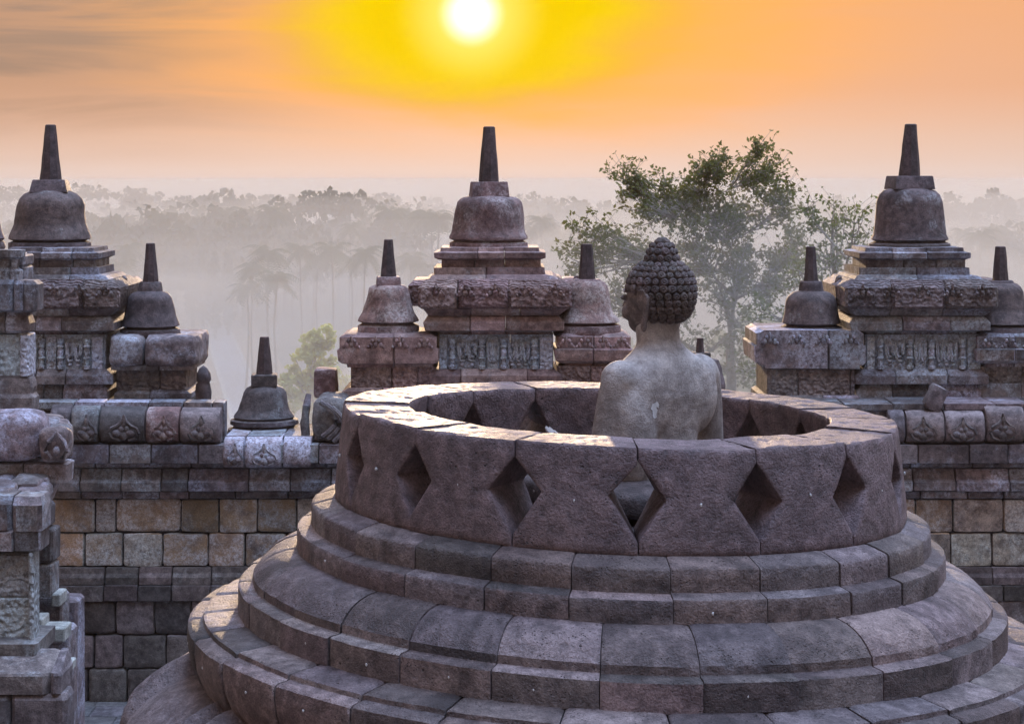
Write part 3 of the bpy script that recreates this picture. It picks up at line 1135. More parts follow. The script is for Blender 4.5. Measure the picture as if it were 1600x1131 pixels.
def niche_tower(label, cx, o, mats, seed, w=1.0, rel=True, joint_off=0, finial=True, cut=None):
    """tall parapet tower: base, panel, double cornice, plinth, bell finial. o = y offset"""
    rnd = random.Random(seed)
    base = at(cx, 700, YF + .9)
    root = empty('niche_tower', (base.x, base.y, zy(690, YF)), label, 'temple tower', 'tall niche towers along the parapet')
    S, C, P, B, SP = mats
    hw = 128 * w

    def R(*lv):
        return [(y + o, cx + a * w, cx + b * w) for y, a, b in lv]

    mb = MB()
    px_course(mb, R((700, -104, 104), (632, -104, 104), (628, -92, 92)), rnd, hw, nj=3)
    px_course(mb, R((628, -92, 104), (612, -94, 104), (606, -88, 100), (601, -86, 96)), rnd, hw, nj=2)
    px_course(mb, R((601, -96, 114), (588, -97, 114), (584, -92, 110), (578, -86, 102)), rnd, hw, nj=2)
    mb.build('base', S, root)
    mb = MB()
    px_course(mb, R((578, -80, 100), (524, -80, 100)), rnd, hw, nj=1, jit=.003)
    if rel:
        d = YF + (hw - 90 * w) * YF / F - .012
        panel_relief(mb, cx - 70 * w, cx + 96 * w, 529 + o, 576 + o, d, rnd, [cx + k * w for k in (-58, -12, 22, 70)])
        for a, b in ((-79, -66), (-4, 14), (78, 99)):
            p0, p1 = at(cx + a * w, 577 + o, d), at(cx + b * w, 526 + o, d)
            cbox(mb, p0.x, p1.x, d - .012, d + .05, p0.z, p1.z, .006)
    mb.build('relief_panel', P, root, smooth=40)
    mb = MB()
    px_course(mb, R((524, -76, 96), (520, -78, 98), (517, -101, 117), (505, -104, 117), (497, -98, 110), (494, -90, 105)), rnd, hw, nj=2)
    px_course(mb, R((494, -96, 108), (488, -100, 116), (483, -104, 122)), rnd, hw, nj=2)
    mb.build('lower_cornice', S, root)
    mb = MB()
    px_course(mb, R((483, -106, 126), (479, -112, 129), (450, -112, 129), (446, -108, 124), (437, -100, 112)), rnd, hw, nj=2, ch=.03, jit=.008)
    # the redented wing of the cornice, further back
    yb = YF + .55
    wing = R((478, -126, 140), (446, -128, 142), (438, -120, 134))
    px_course(mb, wing, rnd, hw * 1.1, yf=yb, depth=1.0, nj=1, jit=.008)
    d = YF + (hw - 120 * w) * YF / F - .004
    rosettes(mb, cx - 108 * w, cx + 126 * w, 444 + o, 466 + o, 5, d, rnd)
    s = YF / F
    for k in range(7):                                   # stubby leaf cresting on the top edge
        if rnd.random() < .8:
            p = at(cx + (-122 + 43 * k) * w, 440 + o, YF + .75)
            blob(mb, p, (7 * s, .05, 10 * s), 8, 6, amp=.2, seed=k + seed)
    mb.build('upper_cornice', C, root, smooth=40)
    mb = MB()
    px_course(mb, R((438, -96, 108), (432, -92, 100), (430, -87, 87), (419, -88, 86)), rnd, hw, nj=1)
    px_course(mb, R((419, -76, 80), (407, -76, 80)), rnd, hw, nj=2)
    px_course(mb, R((407, -80, 80), (404, -87, 88), (396, -88, 88), (394, -78, 78), (388, -77, 77)), rnd, hw, nj=2)
    mb.build('plinth', S, root)
    return root


def small_stupa(label, cx, ped, rings, neck, spire, mats, seed, amp=.010, square=False, yf=YF + .1, carved=False, grp='small bell stupas on the parapet', lean=(0, 0)):
    rnd = random.Random(seed)
    b = at(cx, ped[-1][0][0][0] if ped else rings[0][0], yf + .4)
    root = empty('small_stupa', tuple(b), label, 'stupa', grp)
    S, C, B, SP = mats
    hw = max([abs(x1 - x0) / 2 for name, lv, nj in [] for _, x0, x1 in lv] + [62])
    names = ['cornice', 'relief_panel', 'pedestal_base']
    for (lv, nj, kind) in ped_iter(ped):
        mb = MB()
        hw2 = 75
        c0 = (lv[0][1] + lv[0][2]) / 2
        if kind == 'rough':
            y0, y1 = lv[0][0], lv[-1][0]
            xs = [lv[0][1]] + list(nj) + [lv[0][2]]
            for i, (a, c) in enumerate(zip(xs[:-1], xs[1:])):
                p0, p1 = at(a + 1, y0, yf + .05), at(c - 1, y1, yf + .05)
                rough_block(mb, p0.x, p1.x, yf, yf + 1.0, p0.z, p1.z, seed + i, amp=.022, power=11)
            mb.build('cornice', S, root, smooth=50)
            continue
        px_course(mb, lv, rnd, hw2, yf=yf, depth=1.05, nj=nj if isinstance(nj, int) else 0, joints=None if isinstance(nj, int) else nj)
        if kind == 'cornice' and carved:
            ys = sorted(l[0] for l in lv)
            xs0, xs1 = min(l[1] for l in lv), max(l[2] for l in lv)
            rosettes(mb, xs0 + 4, xs1 - 4, ys[0] + 4, ys[0] + 24, 4, yf - .004, rnd)
        mb.build(kind, C if kind == 'relief_panel' else S, root, smooth=35 if kind == 'cornice' else False)
    stupa_finial(root, cx, rings, neck, spire, yf + .5, (B, SP), seed, amp=amp, square=square, lean=lean)
    return root


def ped_iter(ped):
    for item in ped:
        yield item


GREY = (M_TOWER, M_CARVED, M_PANEL, M_BELL, M_SPIRE)
GLARE_RED = (M_TOWER_GLARE, M_CARVED_GLARE, M_PANEL, M_BELL_GLARE, M_SPIRE)

# centre tower
t = niche_tower('glare-reddened niche tower in the centre of the parapet, its bell streaked with pale lichen', 765, 0, GLARE_RED, 5)
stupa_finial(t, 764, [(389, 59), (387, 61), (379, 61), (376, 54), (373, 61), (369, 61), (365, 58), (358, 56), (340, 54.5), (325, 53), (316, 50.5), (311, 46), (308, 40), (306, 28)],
             ((284, 27), (308, 29.5)), ((198, 9), (284, 16.5)), YF + .95, (M_BELL_GLARE, M_SPIRE), 1.0)
# right tower
t = niche_tower('grey niche tower at the right, blue-grey lichen over its carved panel', 1433, 0, GREY, 8)
stupa_finial(t, 1421, [(393, 62), (390, 64), (381, 63.5), (377, 54), (374, 60), (371, 59), (366, 56), (350, 53.5), (330, 52), (315, 51), (304, 47), (298, 41), (294, 30)],
             ((275, 29), (296, 31.5)), ((194, 9), (275, 17)), YF + .95, (M_BELL, M_SPIRE), 2.3, lean=(.022, 0))
# left tower
t = niche_tower('dark niche tower at the left with a smooth bell, behind the nearer corner tower', 76, 0, GREY, 12, w=.86)
stupa_finial(t, 79, [(391, 62), (388, 64), (379, 63.5), (376, 55), (373, 63), (368, 62), (360, 58), (350, 54.5), (335, 53), (320, 52), (310, 48), (303, 41), (298, 29)],
             ((281, 25), (300, 29)), ((195, 8), (281, 17)), YF + .95, (M_BELL, M_SPIRE), 4.1, amp=.013)

mS, mSR = (M_TOWER, M_CARVED, M_BELL, M_SPIRE), (M_TOWER_GLARE, M_CARVED_GLARE, M_BELL_GLARE, M_SPIRE)
CORN = lambda a, b, y0=522, y1=568: [(y1 + 6, a + 16, b - 10), (y1 + 1, a + 15, b - 9), (y1, a + 8, b - 4), (y1 - 4, a + 2, b), (y0 + 25, a, b), (y0 + 23, a + 4, b - 4), (y0 + 5, a + 4, b - 4), (y0 + 3, a + 10, b - 8), (y0, a + 14, b - 12)]
small_stupa('small stupa left of the centre tower, its bell worn into slanting folds', 607,
            [([(632, 534, 690), (612, 534, 690), (606, 545, 682)], 1, 'pedestal_base'), ([(606, 548, 680), (573, 548, 680)], [612, 652], 'relief_panel'), (CORN(526, 686), [615], 'cornice')],
            [(522, 46), (519, 49), (508, 48.5), (504, 40), (501, 49), (496, 47), (488, 42), (472, 36), (460, 33.5), (450, 31), (446, 26), (444, 16)],
            ((432, 18), (446, 19)), ((374, 7), (433, 13)), mSR, 21, amp=.020, square=True, carved=True)
small_stupa('small dark stupa beside the statue head, right of the centre tower', 917,
            [([(632, 868, 1000), (612, 868, 1000), (606, 872, 990)], 1, 'pedestal_base'), ([(606, 870, 985), (573, 870, 985)], 1, 'relief_panel'), (CORN(866, 990), [928], 'cornice')],
            [(524, 51), (520, 53), (508, 52), (505, 43), (502, 51), (497, 49), (490, 42), (475, 37), (458, 35), (448, 33), (441, 28), (438, 22)],
            ((436, 22), (442, 24)), ((381, 9), (437, 13)), mSR, 22, carved=True)
small_stupa('small bluish stupa left of the right tower, on a thick two-block ledge', 1267,
            [([(640, 1192, 1345), (622, 1192, 1345), (618, 1198, 1340)], 1, 'pedestal_base'), ([(618, 1199, 1336), (577, 1199, 1336)], [1248, 1330], 'relief_panel'), (CORN(1178, 1354, 516, 570), [1295], 'cornice')],
            [(523, 46), (520, 48), (510, 47.5), (507, 39), (504, 46), (500, 45), (485, 41.5), (470, 39.5), (463, 37), (457, 30), (454, 20)],
            ((439, 17.5), (457, 19.5)), ((385, 7.5), (440, 12)), mS, 23, carved=True)
small_stupa('small stupa cut by the right edge of the photo, beyond the right tower', 1563,
            [([(640, 1530, 1650), (600, 1530, 1650)], 1, 'pedestal_base'), ([(600, 1534, 1648), (573, 1534, 1648)], 1, 'relief_panel'), (CORN(1524, 1665), [1588], 'cornice')],
            [(524, 50), (520, 52), (510, 51), (507, 42), (504, 50), (498, 47), (485, 41), (470, 38), (455, 36), (448, 32), (443, 26), (441, 18)],
            ((438, 20), (447, 22)), ((385, 8), (439, 12.5)), mS, 24, carved=True)
small_stupa('small stupa on two bulging rough stones, right of the left tower', 235,
            [([(628, 177, 297), (616, 177, 297), (612, 182, 291), (609, 182, 289)], 1, 'pedestal_base'), ([(609, 180, 289), (577, 180, 289)], 1, 'relief_panel'), ([(573, 170, 308), (525, 170, 308)], [224], 'rough'),
             ([(579, 172, 300), (572, 172, 300)], 1, 'pedestal_fillet')],
            [(526, 45), (522, 47), (514, 46.5), (511, 39), (508, 46), (503, 44.5), (492, 40), (475, 36.5), (465, 34), (458, 29), (454, 19)],
            ((440, 17), (456, 19.5)), ((380, 7), (441, 13)), mS, 25)
small_stupa('low small stupa with several base rings, standing alone on the gap in the parapet', 413,
            [], [(682, 52), (679, 58), (669, 57), (667, 49), (664, 48), (661, 54), (655, 53), (653, 46), (650, 48), (646, 45), (640, 40), (625, 36), (612, 33), (606, 29), (602, 20)],
            ((584, 20), (602, 20)), ((526, 7), (585, 13)), (M_TOWER_GLARE, M_CARVED_GLARE, M_BELL, M_SPIRE), 26, square=True, yf=YF - .1)
small_stupa('tip of a far stupa showing just past the statue shoulder', 1094,
            [], [(640, 40), (600, 40), (575, 34), (562, 28), (558, 14)], ((550, 14), (560, 14)), ((528, 5.5), (552, 7)), mS, 27, square=True, yf=YF + 1.2)

# carved lump on the left parapet
fin = MB()
p = at(318, 600, YF + .2)
s = YF / F
lathe(fin, p.x, p.y, [(zy(628, YF), .075), (zy(615, YF), .085), (zy(603, YF), .080), (zy(600, YF), .068), (zy(596, YF), .082), (zy(586, YF), .070), (zy(578, YF), .052), (zy(574, YF), .02)], 20, 7.0, .018, 9)
tag(fin.build('carved_finial', M_BELL, None, smooth=50), 'small lumpy carved stone standing upright on the left parapet block', 'finial')
# upright block
fin = MB()
p0, p1 = at(490, 619, YF + .3), at(525, 577, YF + .3)
rough_block(fin, p0.x, p1.x, YF + .3, YF + .6, p0.z - .02, p1.z, 5, amp=.012, power=12)
tag(fin.build('upright_stone', M_BELL_GLARE, None, smooth=50), 'dark squarish stone standing upright left of the folded small stupa', 'stone')
# leaning stone
fin = MB()
p0, p1 = at(1445, 640, YF - .25), at(1471, 600, YF - .25)
rough_block(fin, p0.x, p1.x, YF - .45, YF - .22, p0.z, p1.z, 9, amp=.012, power=9, rot=Matrix.Rotation(.42, 3, 'Y'))
tag(fin.build('leaning_stone', M_PIER, None, smooth=50), 'bluish stone leaning on the ledge in front of the right tower', 'stone')
# makara-like carved spout by the gap
fin = MB()
rough_block(fin, *(lambda a, b: (a.x, b.x))(at(488, 690, 20.7), at(545, 620, 20.7)), 20.55, 21.3, zy(690, 20.7), zy(620, 20.7), 14, amp=.03, power=4)
for k in range(3):
    pts = [at(500 + 9 * k + 26 * sin(t * .5) * (1 - .1 * k), 628 + 9 * t + 4 * k, 20.53) for t in range(7)]
    tube(fin, pts, [.028] * 7, 7)
tube(fin, [at(478, 684, 20.7), at(476, 660, 20.7), at(479, 635, 20.75), at(482, 616, 20.8)], [.045, .05, .045, .03], 8)
tag(fin.build('carved_spout', M_PIER, None, smooth=50), 'weathered pale carved spout stone at the right end of the parapet gap', 'carving')

# ------------------------------------------------------------------ the gallery wall
YW = 20.62
rw = random.Random(77)
wall = empty('gallery_wall', (0, YW, zy(1092, YW)), 'long stone gallery wall of coursed blocks running behind the big stupa', 'wall')
WX0, WX1 = xx(40, YW), xx(2500, YW)
Zw = lambda y: zy(y, YW)


def jn(first, lo=52, hi=86):
    r = [xx(j, YW) for j in first]
    x = (first[-1] if first else 40)
    while x < 2500:
        x += rw.uniform(lo, hi)
        r.append(xx(x, YW))
    return r




def ashlar(mb, y0, y1, out, joints, seed):
    """course of hand-cut stones with worn corners, each a little proud or sunk"""
    xs = [WX0] + sorted(j for j in joints if WX0 + .05 < j < WX1 - .05) + [WX1]
    for i, (a, b) in enumerate(zip(xs[:-1], xs[1:])):
        o = out + rw.uniform(-.014, .014)
        g = rw.uniform(.002, .006)
        rough_block(mb, a + g, b - g, YW - o, YW - o + .30, Zw(y1) + rw.uniform(0, .007), Zw(y0) - rw.uniform(0, .007), seed + i * 1.7, n=9, amp=.009, power=rw.uniform(11, 20))


mb = MB()
ashlar(mb, 779, 832, 0, jn([148, 180, 283, 342, 402, 463]), 832)
ashlar(mb, 832.5, 885, 0, jn([132, 192, 254, 325, 383]), 885)
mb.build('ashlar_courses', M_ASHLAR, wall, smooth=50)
mb = MB()
course(mb, WX0, WX1, YW, [(.07, Zw(911)), (.07, Zw(900)), (.045, Zw(894)), (.04, Zw(885.5)), (-.5, Zw(885.5)), (-.5, Zw(911))], jn([165, 218, 270, 331]), rw)
course(mb, WX0, WX1, YW, [(.12, Zw(935)), (.12, Zw(912)), (-.5, Zw(912)), (-.5, Zw(935))], jn([165, 218, 270, 331]), rw)
mb.build('base_mouldings', M_DARKWALL, wall)
mb = MB()
ashlar(mb, 935.5, 988, .10, jn([122, 183, 244, 300]), 988)
ashlar(mb, 988.5, 1040, .10, jn([150, 195, 262, 310]), 1040)
ashlar(mb, 1040.5, 1096, .10, jn([140, 201, 255, 320]), 1096)
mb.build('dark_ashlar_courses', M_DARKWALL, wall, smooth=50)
mb = MB()
course(mb, WX0, WX1, YW, [(.03, Zw(778)), (.05, Zw(775)), (.05, Zw(767)), (-.5, Zw(766.5)), (-.5, Zw(778))], jn([128, 192, 250, 296]), rw, jit=.004)
course(mb, WX0, WX1, YW, [(.055, Zw(766)), (.115, Zw(764)), (.12, Zw(751)), (.08, Zw(747)), (.065, Zw(740)), (.045, Zw(731)), (-.5, Zw(731)), (-.5, Zw(766))], jn([128, 192, 254, 296, 390]), rw)
course(mb, WX0, WX1, YW, [(.02, Zw(731)), (.06, Zw(728)), (.06, Zw(722)), (-.5, Zw(721.5)), (-.5, Zw(731))], jn([150, 300, 420], 90, 150), rw, jit=.003)
course(mb, WX0, WX1, YW, [(.16, Zw(720)), (.16, Zw(692)), (-.6, Zw(692)), (-.6, Zw(720))], jn([113, 175, 240, 313, 425, 500]), rw, jit=.008)
mb.build('cornice_mouldings', M_TOWER, wall)
# backing behind the stone faces
mb = MB()
cbox(mb, WX0, WX1, YW + .04, YW + .9, Zw(1100), Zw(690), .01)
mb.build('wall_core', M_CORE, wall)


def antefix(x0, x1, y0, y1, d, style, seed, mat):
    """bulging frieze block with a carved flame shape or a grinning mask on its face"""
    rnd = random.Random(seed)
    mb = MB()
    s = d / F
    a, b = at(x0 + 1, y1, d), at(x1 - 1, y0, d)
    W_, H_ = b.x - a.x, b.z - a.z
    n, m = 14, 12
    vs = []
    for j in range(m + 1):
        t = j / m                                       # 0 bottom
        bulge = .13 * sin(pi * min(1, .25 + t * .62)) + .02
        if t > .86:
            bulge -= .10 * ((t - .86) / .14) ** 1.4
        if t < .12:
            bulge -= .05 * (1 - t / .12)
        for i in range(n + 1):
            u = i / n
            e = .03 * (exp(-u / .04) + exp(-(1 - u) / .04))
            q = Vector((a.x + W_ * u, d - bulge + e, a.z + H_ * t))
            q.y += .012 * noise.noise(q * 7 + Vector((seed, 0, 0))) + .006 * noise.noise(q * 25)
            vs.append(q)
    for j in range(m + 1):
        for i in range(n + 1):
            vs.append(Vector((a.x + W_ * i / n, d + .35, a.z + H_ * j / m)))
    N1 = (n + 1) * (m + 1)
    fs = []
    for j in range(m):
        for i in range(n):
            q = j * (n + 1) + i
            fs.append((q, q + 1, q + n + 2, q + n + 1))
            fs.append((N1 + q, N1 + q + n + 1, N1 + q + n + 2, N1 + q + 1))
        for i in (0, n):
            q = j * (n + 1) + i
            fs.append((q, q + n + 1, N1 + q + n + 1, N1 + q))
    for i in range(n):
        for j in (0, m):
            q = j * (n + 1) + i
            fs.append((q, q + 1, N1 + q + 1, N1 + q))
    mb.add(vs, fs)
    cx, fy = (x0 + x1) / 2, d - .135
    w, h = (x1 - x0) * .5, (y1 - y0)
    if style == 'flame':
        # onion-shaped plate outline with inner scrolls
        for sg in (-1, 1):
            pts = [at(cx + sg * w * k, y0 + h * v, fy) for k, v in ((0, .22), (.10, .40), (.30, .52), (.56, .60), (.66, .74), (.52, .88), (.2, .95))]
            tube(mb, pts, [.010, .014, .018, .020, .020, .018, .014], 7)
            blob(mb, at(cx + sg * w * .30, y0 + h * .74, fy - .004), (.055, .025, .035), 10, 7, amp=.2)
            blob(mb, at(cx + sg * w * .12, y0 + h * .62, fy - .004), (.03, .022, .030), 8, 6, amp=.2)
        blob(mb, at(cx, y0 + h * .82, fy - .004), (.05, .028, .04), 10, 7, amp=.3)
        blob(mb, at(cx, y0 + h * .45, fy), (.025, .02, .06), 8, 6)
    elif style == 'mask':
        for sg in (-1, 1):
            tube(mb, [at(cx + sg * w * k, y0 + h * v, fy - .01) for k, v in ((.04, .50), (.25, .46), (.52, .56), (.60, .74), (.45, .90), (.16, .92))], [.024] * 6, 8)
            tube(mb, [at(cx + sg * w * (.34 + .16 * (1 - q / 9) * cos(q * 1.1)), y0 + h * (.74 + .16 * (1 - q / 9) * sin(q * 1.1)), fy - .012) for q in range(8)], [.018, .02, .02, .02, .018, .016, .014, .012], 7)
            for k in range(4):
                p = at(cx + sg * w * (.14 + .2 * k), y0 + h * (.10 + .10 * k), fy + .02)
                tube(mb, [p, p + Vector((sg * .06, -.01, -.03)), p + Vector((sg * .10, .0, -.01))], [.014, .018, .008], 6)
        tube(mb, [at(cx, y0 + h * .55, fy - .01), at(cx, y0 + h * .72, fy - .04), at(cx, y0 + h * .80, fy - .03)], [.02, .026, .03], 8)
        pass
    return mb.build('antefix', mat, wall, smooth=50)


k = 0
for (x0, x1, st) in ((80, 113, 'plain'), (113, 157, 'flame'), (158, 229, 'flame'), (230, 282, 'flame'), (283, 346, 'flame'), (1385, 1412, 'plain'), (1413, 1473, 'flame'), (1474, 1536, 'flame'), (1537, 1598, 'flame'), (1599, 1670, 'flame')):
    k += 1
    antefix(x0, x1, 633 + (k * 37 % 9), 691, YW - .02, st, k * 3.3, (M_BELL_GLARE if k == 4 else M_DARKWALL if k % 2 else M_PIER))
for (x0, x1, st) in ((350, 383, 'flame'), (384, 442, 'flame'), (443, 488, 'plain')):
    k += 1
    antefix(x0, x1, 683, 729, YW - .06, st, k * 3.3, M_TOWER)
mb = MB()
course(mb, WX0, xx(349, YW), YW + .02, [(-.09, Zw(644)), (-.06, Zw(640)), (-.06, Zw(630)), (-.30, Zw(629)), (-.30, Zw(695)), (-.1, Zw(695))], [xx(j, YW) for j in (113, 160, 229, 284, 330)], rw)
course(mb, xx(540, YW), WX1, YW + .02, [(-.02, Zw(644)), (.03, Zw(640)), (.03, Zw(631)), (-.6, Zw(630)), (-.6, Zw(695)), (-.1, Zw(695))], jn([600, 700], 40, 80), rw)
course(mb, xx(351, YW), xx(540, YW), YW + .06, [(0, Zw(690)), (.05, Zw(687)), (.05, Zw(681)), (-.8, Zw(680)), (-.8, Zw(700)), (0, Zw(700))], [xx(j, YW) for j in (385, 440, 490)], rw)
mb.build('coping', M_TOWER, wall)
mb = MB()
cbox(mb, WX0, xx(338, YW), YW + .1, YW + .26, Zw(700), Zw(632), .01)
cbox(mb, WX0, xx(285, YW), YW + .26, YW + 1.2, Zw(700), Zw(632), .01)
cbox(mb, xx(352, YW), xx(545, YW), YW + .2, YW + 1.2, Zw(700), Zw(683), .01)
cbox(mb, xx(545, YW), WX1, YW + .2, YW + 1.2, Zw(700), Zw(634), .01)
mb.build('coping_core', M_CORE, wall)

# ------------------------------------------------------------------ nearer corner of the balustrade, far left
rp = random.Random(31)


def pier_course(mb, lv, d, back, joints=(), mat=0, ch=.012, jit=.004):
    """stones ending at pixel column x1 on the right, running off the frame to the left; lv = [(y, x1)]"""
    levels = [(zy(y, d), xx(-320, d), xx(x1, d), d + o_, back) for y, x1, o_ in lv]
    rect_loft(mb, levels, [xx(j, d) for j in joints], rp, ch=ch, jit=jit, mat=mat)


near = empty('corner_tower', tuple(at(0, 650, 17.2)), 'nearer niche tower cut by the left edge of the photo, above the mossy cornice', 'temple tower', 'tall niche towers along the parapet')
mb = MB()
pier_course(mb, [(642, 52, 0), (622, 53, 0), (616, 48, .02), (606, 50, .02), (592, 47, .03)], 17.2, 17.42, (-20,))
pier_course(mb, [(592, 44, .05), (588, 42, .05)], 17.2, 17.42)
mb.build('base', M_PIER, near)
mb = MB()
pier_course(mb, [(588, 38, .06), (524, 38, .06)], 17.2, 17.42, ())
d0 = 17.2
for a, b in ((30, 43), (-20, -8)):
    cbox(mb, xx(a, d0), xx(b, d0), d0 + .02, d0 + .3, zy(589, d0), zy(523, d0), .01)
mb.build('panel', M_PANEL, near)
mb = MB()
pier_course(mb, [(522, 40, .05), (517, 46, .0), (506, 47, -.01), (494, 42, .03), (488, 44, .03)], 17.2, 17.42, (8,))
pier_course(mb, [(488, 50, .0), (484, 60, -.06), (444, 60, -.06), (438, 52, -.02)], 17.2, 17.42, (22, 38), ch=.03)
pier_course(mb, [(438, 26, .06), (424, 27, .06), (420, 20, .08), (406, 22, .08), (402, 30, .04), (391, 31, .04)], 17.2, 17.42, (12,))
for (Y0, X1) in ((17.43, -4.28), (17.8, -4.42)):
    for q in range(4):
        z0_ = zy(645, 17.2) + .42 * q
        cbox(mb, -6.2, X1 + rp.uniform(-.03, .01), Y0, Y0 + .36, z0_, min(z0_ + .415, zy(400, 17.2)), .015)
mb.build('cornice', M_TOWER, near)
mb = MB()
lathe(mb, xx(-52, 17.8), 17.8, [(zy(391, 17.8), .33), (zy(386, 17.8), .345), (zy(379, 17.8), .335), (zy(376, 17.8), .315), (zy(372, 17.8), .335), (zy(364, 17.8), .31), (zy(345, 17.8), .29), (zy(310, 17.8), .28), (zy(296, 17.8), .2)], 40, 3, .01, 4)
mb.build('bell', M_BELL, near, smooth=45)

pier = empty('balustrade_corner', tuple(at(20, 1131, 15.2)), 'stepped corner of a nearer balustrade at the left edge, with rounded cornice and lichened panel', 'wall')
d1, d2 = 15.6, 14.7
mb = MB()
pier_course(mb, [(790, 70, .12), (757, 84, .10), (755, 102, .03), (726, 105, .03), (724, 100, .06)], d1, d1 + .28, (35,))
mb.build('cornice_band', M_TOWER, pier)
mb = MB()
# rounded big cornice stones
for i, (a, b) in enumerate(((-260, -80), (-79, 66))):
    p0, p1 = at(a, 723, d1), at(b, 655, d1)
    rough_block(mb, p0.x, p1.x, d1 - .06, d1 + .4, p0.z, p1.z + .05, 3 + i, amp=.02, power=4.5)
p0, p1 = at(62, 723, d1), at(108, 668, d1)
rough_block(mb, p0.x, p1.x, d1 - .10, d1 + .18, p0.z, p1.z, 8, amp=.03, power=4)
for k in range(3):
    p0, p1 = at(50, 720, d1 + .3 * (k + 1)), at(108, 664 - 4 * k, d1 + .3 * (k + 1))
    rough_block(mb, p0.x, p1.x, d1 + .28 * (k + 1), d1 + .28 * (k + 2), p0.z, p1.z, 11 + k, amp=.03, power=4)
for sg in (-1, 1):
    tube(mb, [at(88, 676, d1 - .13), at(88 + sg * 12, 690, d1 - .14), at(88 + sg * 17, 704, d1 - .13), at(88 + sg * 8, 716, d1 - .11)], [.012, .018, .018, .014], 7)
blob(mb, at(88, 705, d1 - .12), (.03, .03, .04), 8, 6)
for k in range(3):                                       # ribs lying behind the stone
    p0, p1 = at(-60, 690, d1 + .35 + .25 * k), at(86 + 4 * k, 657 - 4 * k, d1 + .35 + .25 * k)
    rough_block(mb, p0.x, p1.x, d1 + .33 + .25 * k, d1 + .57 + .25 * k, p0.z, p1.z, 31 + k, amp=.012, power=7, n=8)
mb.build('rounded_cornice', M_TOWER, pier, smooth=50)
mb = MB()
pier_course(mb, [(862, 61, .02), (832, 62, .0), (829, 62, .02)], d2, d2 + .32, (20,))
pier_course(mb, [(829, 64, .0), (788, 65, -.02), (776, 60, .04)], d2, d2 + .34, (-30, 18), ch=.03, jit=.01)
pier_course(mb, [(862, 20, .0), (770, 20, .0)], d2 + .36, 15.6)
for k, (a, b, y0, y1, dd) in enumerate(((-40, 14, 778, 764, .2), (16, 62, 779, 768, .25), (-20, 6, 765, 752, .55), (8, 60, 768, 752, .5), (-60, 22, 752, 738, .9), (24, 64, 754, 742, .85))):
    p0, p1 = at(a, y0, d2 + dd), at(b, y1, d2 + dd)
    rough_block(mb, p0.x, p1.x, d2 + dd, d2 + dd + .5, p0.z - .05, p1.z, 20 + k, amp=.02, power=6, n=4)
mb.build('front_cornice', M_TOWER, pier, smooth=35)
mb = MB()
p0, p1 = at(-300, 1008, d2 + .1), at(47, 866, d2 + .1)
cbox(mb, p0.x, p1.x, d2 + .12, d2 + .3, zy(938, d2), p1.z, .015)
cbox(mb, p0.x, p1.x, d2 + .115, d2 + .3, p0.z, zy(939, d2), .015)
p0, p1 = at(43, 1006, d2), at(51, 864, d2)
cbox(mb, p0.x, p1.x, d2 + .02, d2 + .22, p0.z, p1.z, .012)
mb.build('panel', M_PANEL, pier)
mb = MB()
d3 = 16.2
for (y0, y1, x0, x1) in ((1010, 932, 40, 96), (938, 882, 40, 80), (881, 828, 40, 82), (828, 790, 40, 74)):
    p0, p1 = at(x0, y0 - .5, d3), at(x1, y1 + .5, d3)
    cbox(mb, p0.x, p1.x, d3 + rp.uniform(0, .02), d3 + .3, p0.z, p1.z, .014, .004, rp)
for (y0, y1, x0, x1, dd) in ((1200, 985, 60, 108, 16.6), (1200, 938, 60, 120, 17.6)):
    p0, p1 = at(x0, y0, dd), at(x1, y1, dd)
    cbox(mb, p0.x, p1.x, dd, dd + .35, p0.z, p1.z, .02, .004, rp)
for (Y0, X1) in ((15.9, -4.2), (17.2, -4.4), (18.5, -4.58)):
    for q in range(7):
        z0_ = -2.1 + .42 * q
        cbox(mb, -8, X1 + rp.uniform(-.03, .01), Y0, Y0 + 1.29, z0_, min(z0_ + .415, zy(735, 15.9)), .015)
mb.build('stepped_return', M_TOWER, pier)
mb = MB()
for (x0, x1, y0, y1, dd) in ((49, 66, 987, 967, 15.55), (63, 101, 1003, 981, 15.5), (98, 109, 1052, 1037, 16.35), (80, 94, 948, 928, 16.1)):
    p0, p1 = at(x0, y0, dd), at(x1, y1, dd)
    mb = MB()
    cbox(mb, p0.x, p1.x, dd, dd + .25, p0.z, p1.z, .01)
    tag(mb.build('repair_block', M_PLINTH, pier), 'pale new repair stone')
mb = MB()
pier_course(mb, [(1030, 56, .0), (1006, 57, .0)], d2 - .12, d2 + .5, ())
pier_course(mb, [(1084, 94, .0), (1056, 96, .0), (1052, 94, .01), (1032, 90, .30)], d2 - .35, d2 + .05, (78,), ch=.05)
pier_course(mb, [(1250, 103, .0), (1094, 104, .0), (1085, 100, .03)], d2 - .35, d2 - .08, (16,), ch=.03)
mb.build('stepped_base', M_PIER, pier)

# ------------------------------------------------------------------ temple body, terraces, land
mb = MB()
rt = random.Random(5)
yfl = zy(1092, YW)
for j in range(23):
    yy0 = 12.0 + j * .38
    x = -6.0 + rt.uniform(0, .4)
    while x < 7.5:
        w_ = rt.uniform(.4, .8)
        cbox(mb, x + .003, x + w_ - .003, yy0 + .003, yy0 + .377, yfl - .2, yfl + rt.uniform(-.006, .006), .008)
        x += w_
tag(mb.build('gallery_paving', M_PAVE), kind='structure')
mb = MB()
cbox(mb, -14, 14, -4, 11.85, -2.6, -.004, .02)
cbox(mb, -14, 14, 11.85, 22.0, -6, yfl - .21, .02)
cbox(mb, -18, 18, -8, 25.0, -9, -6.01, .02)
cbox(mb, -24, 24, -12, 30.0, -13, -9.01, .02)
cbox(mb, -32, 32, -20, 37.0, -20, -13.01, .02)
tag(mb.build('temple_terrace', M_CORE), kind='structure')  # unseen floor kept near black to cut light bounced onto the risers
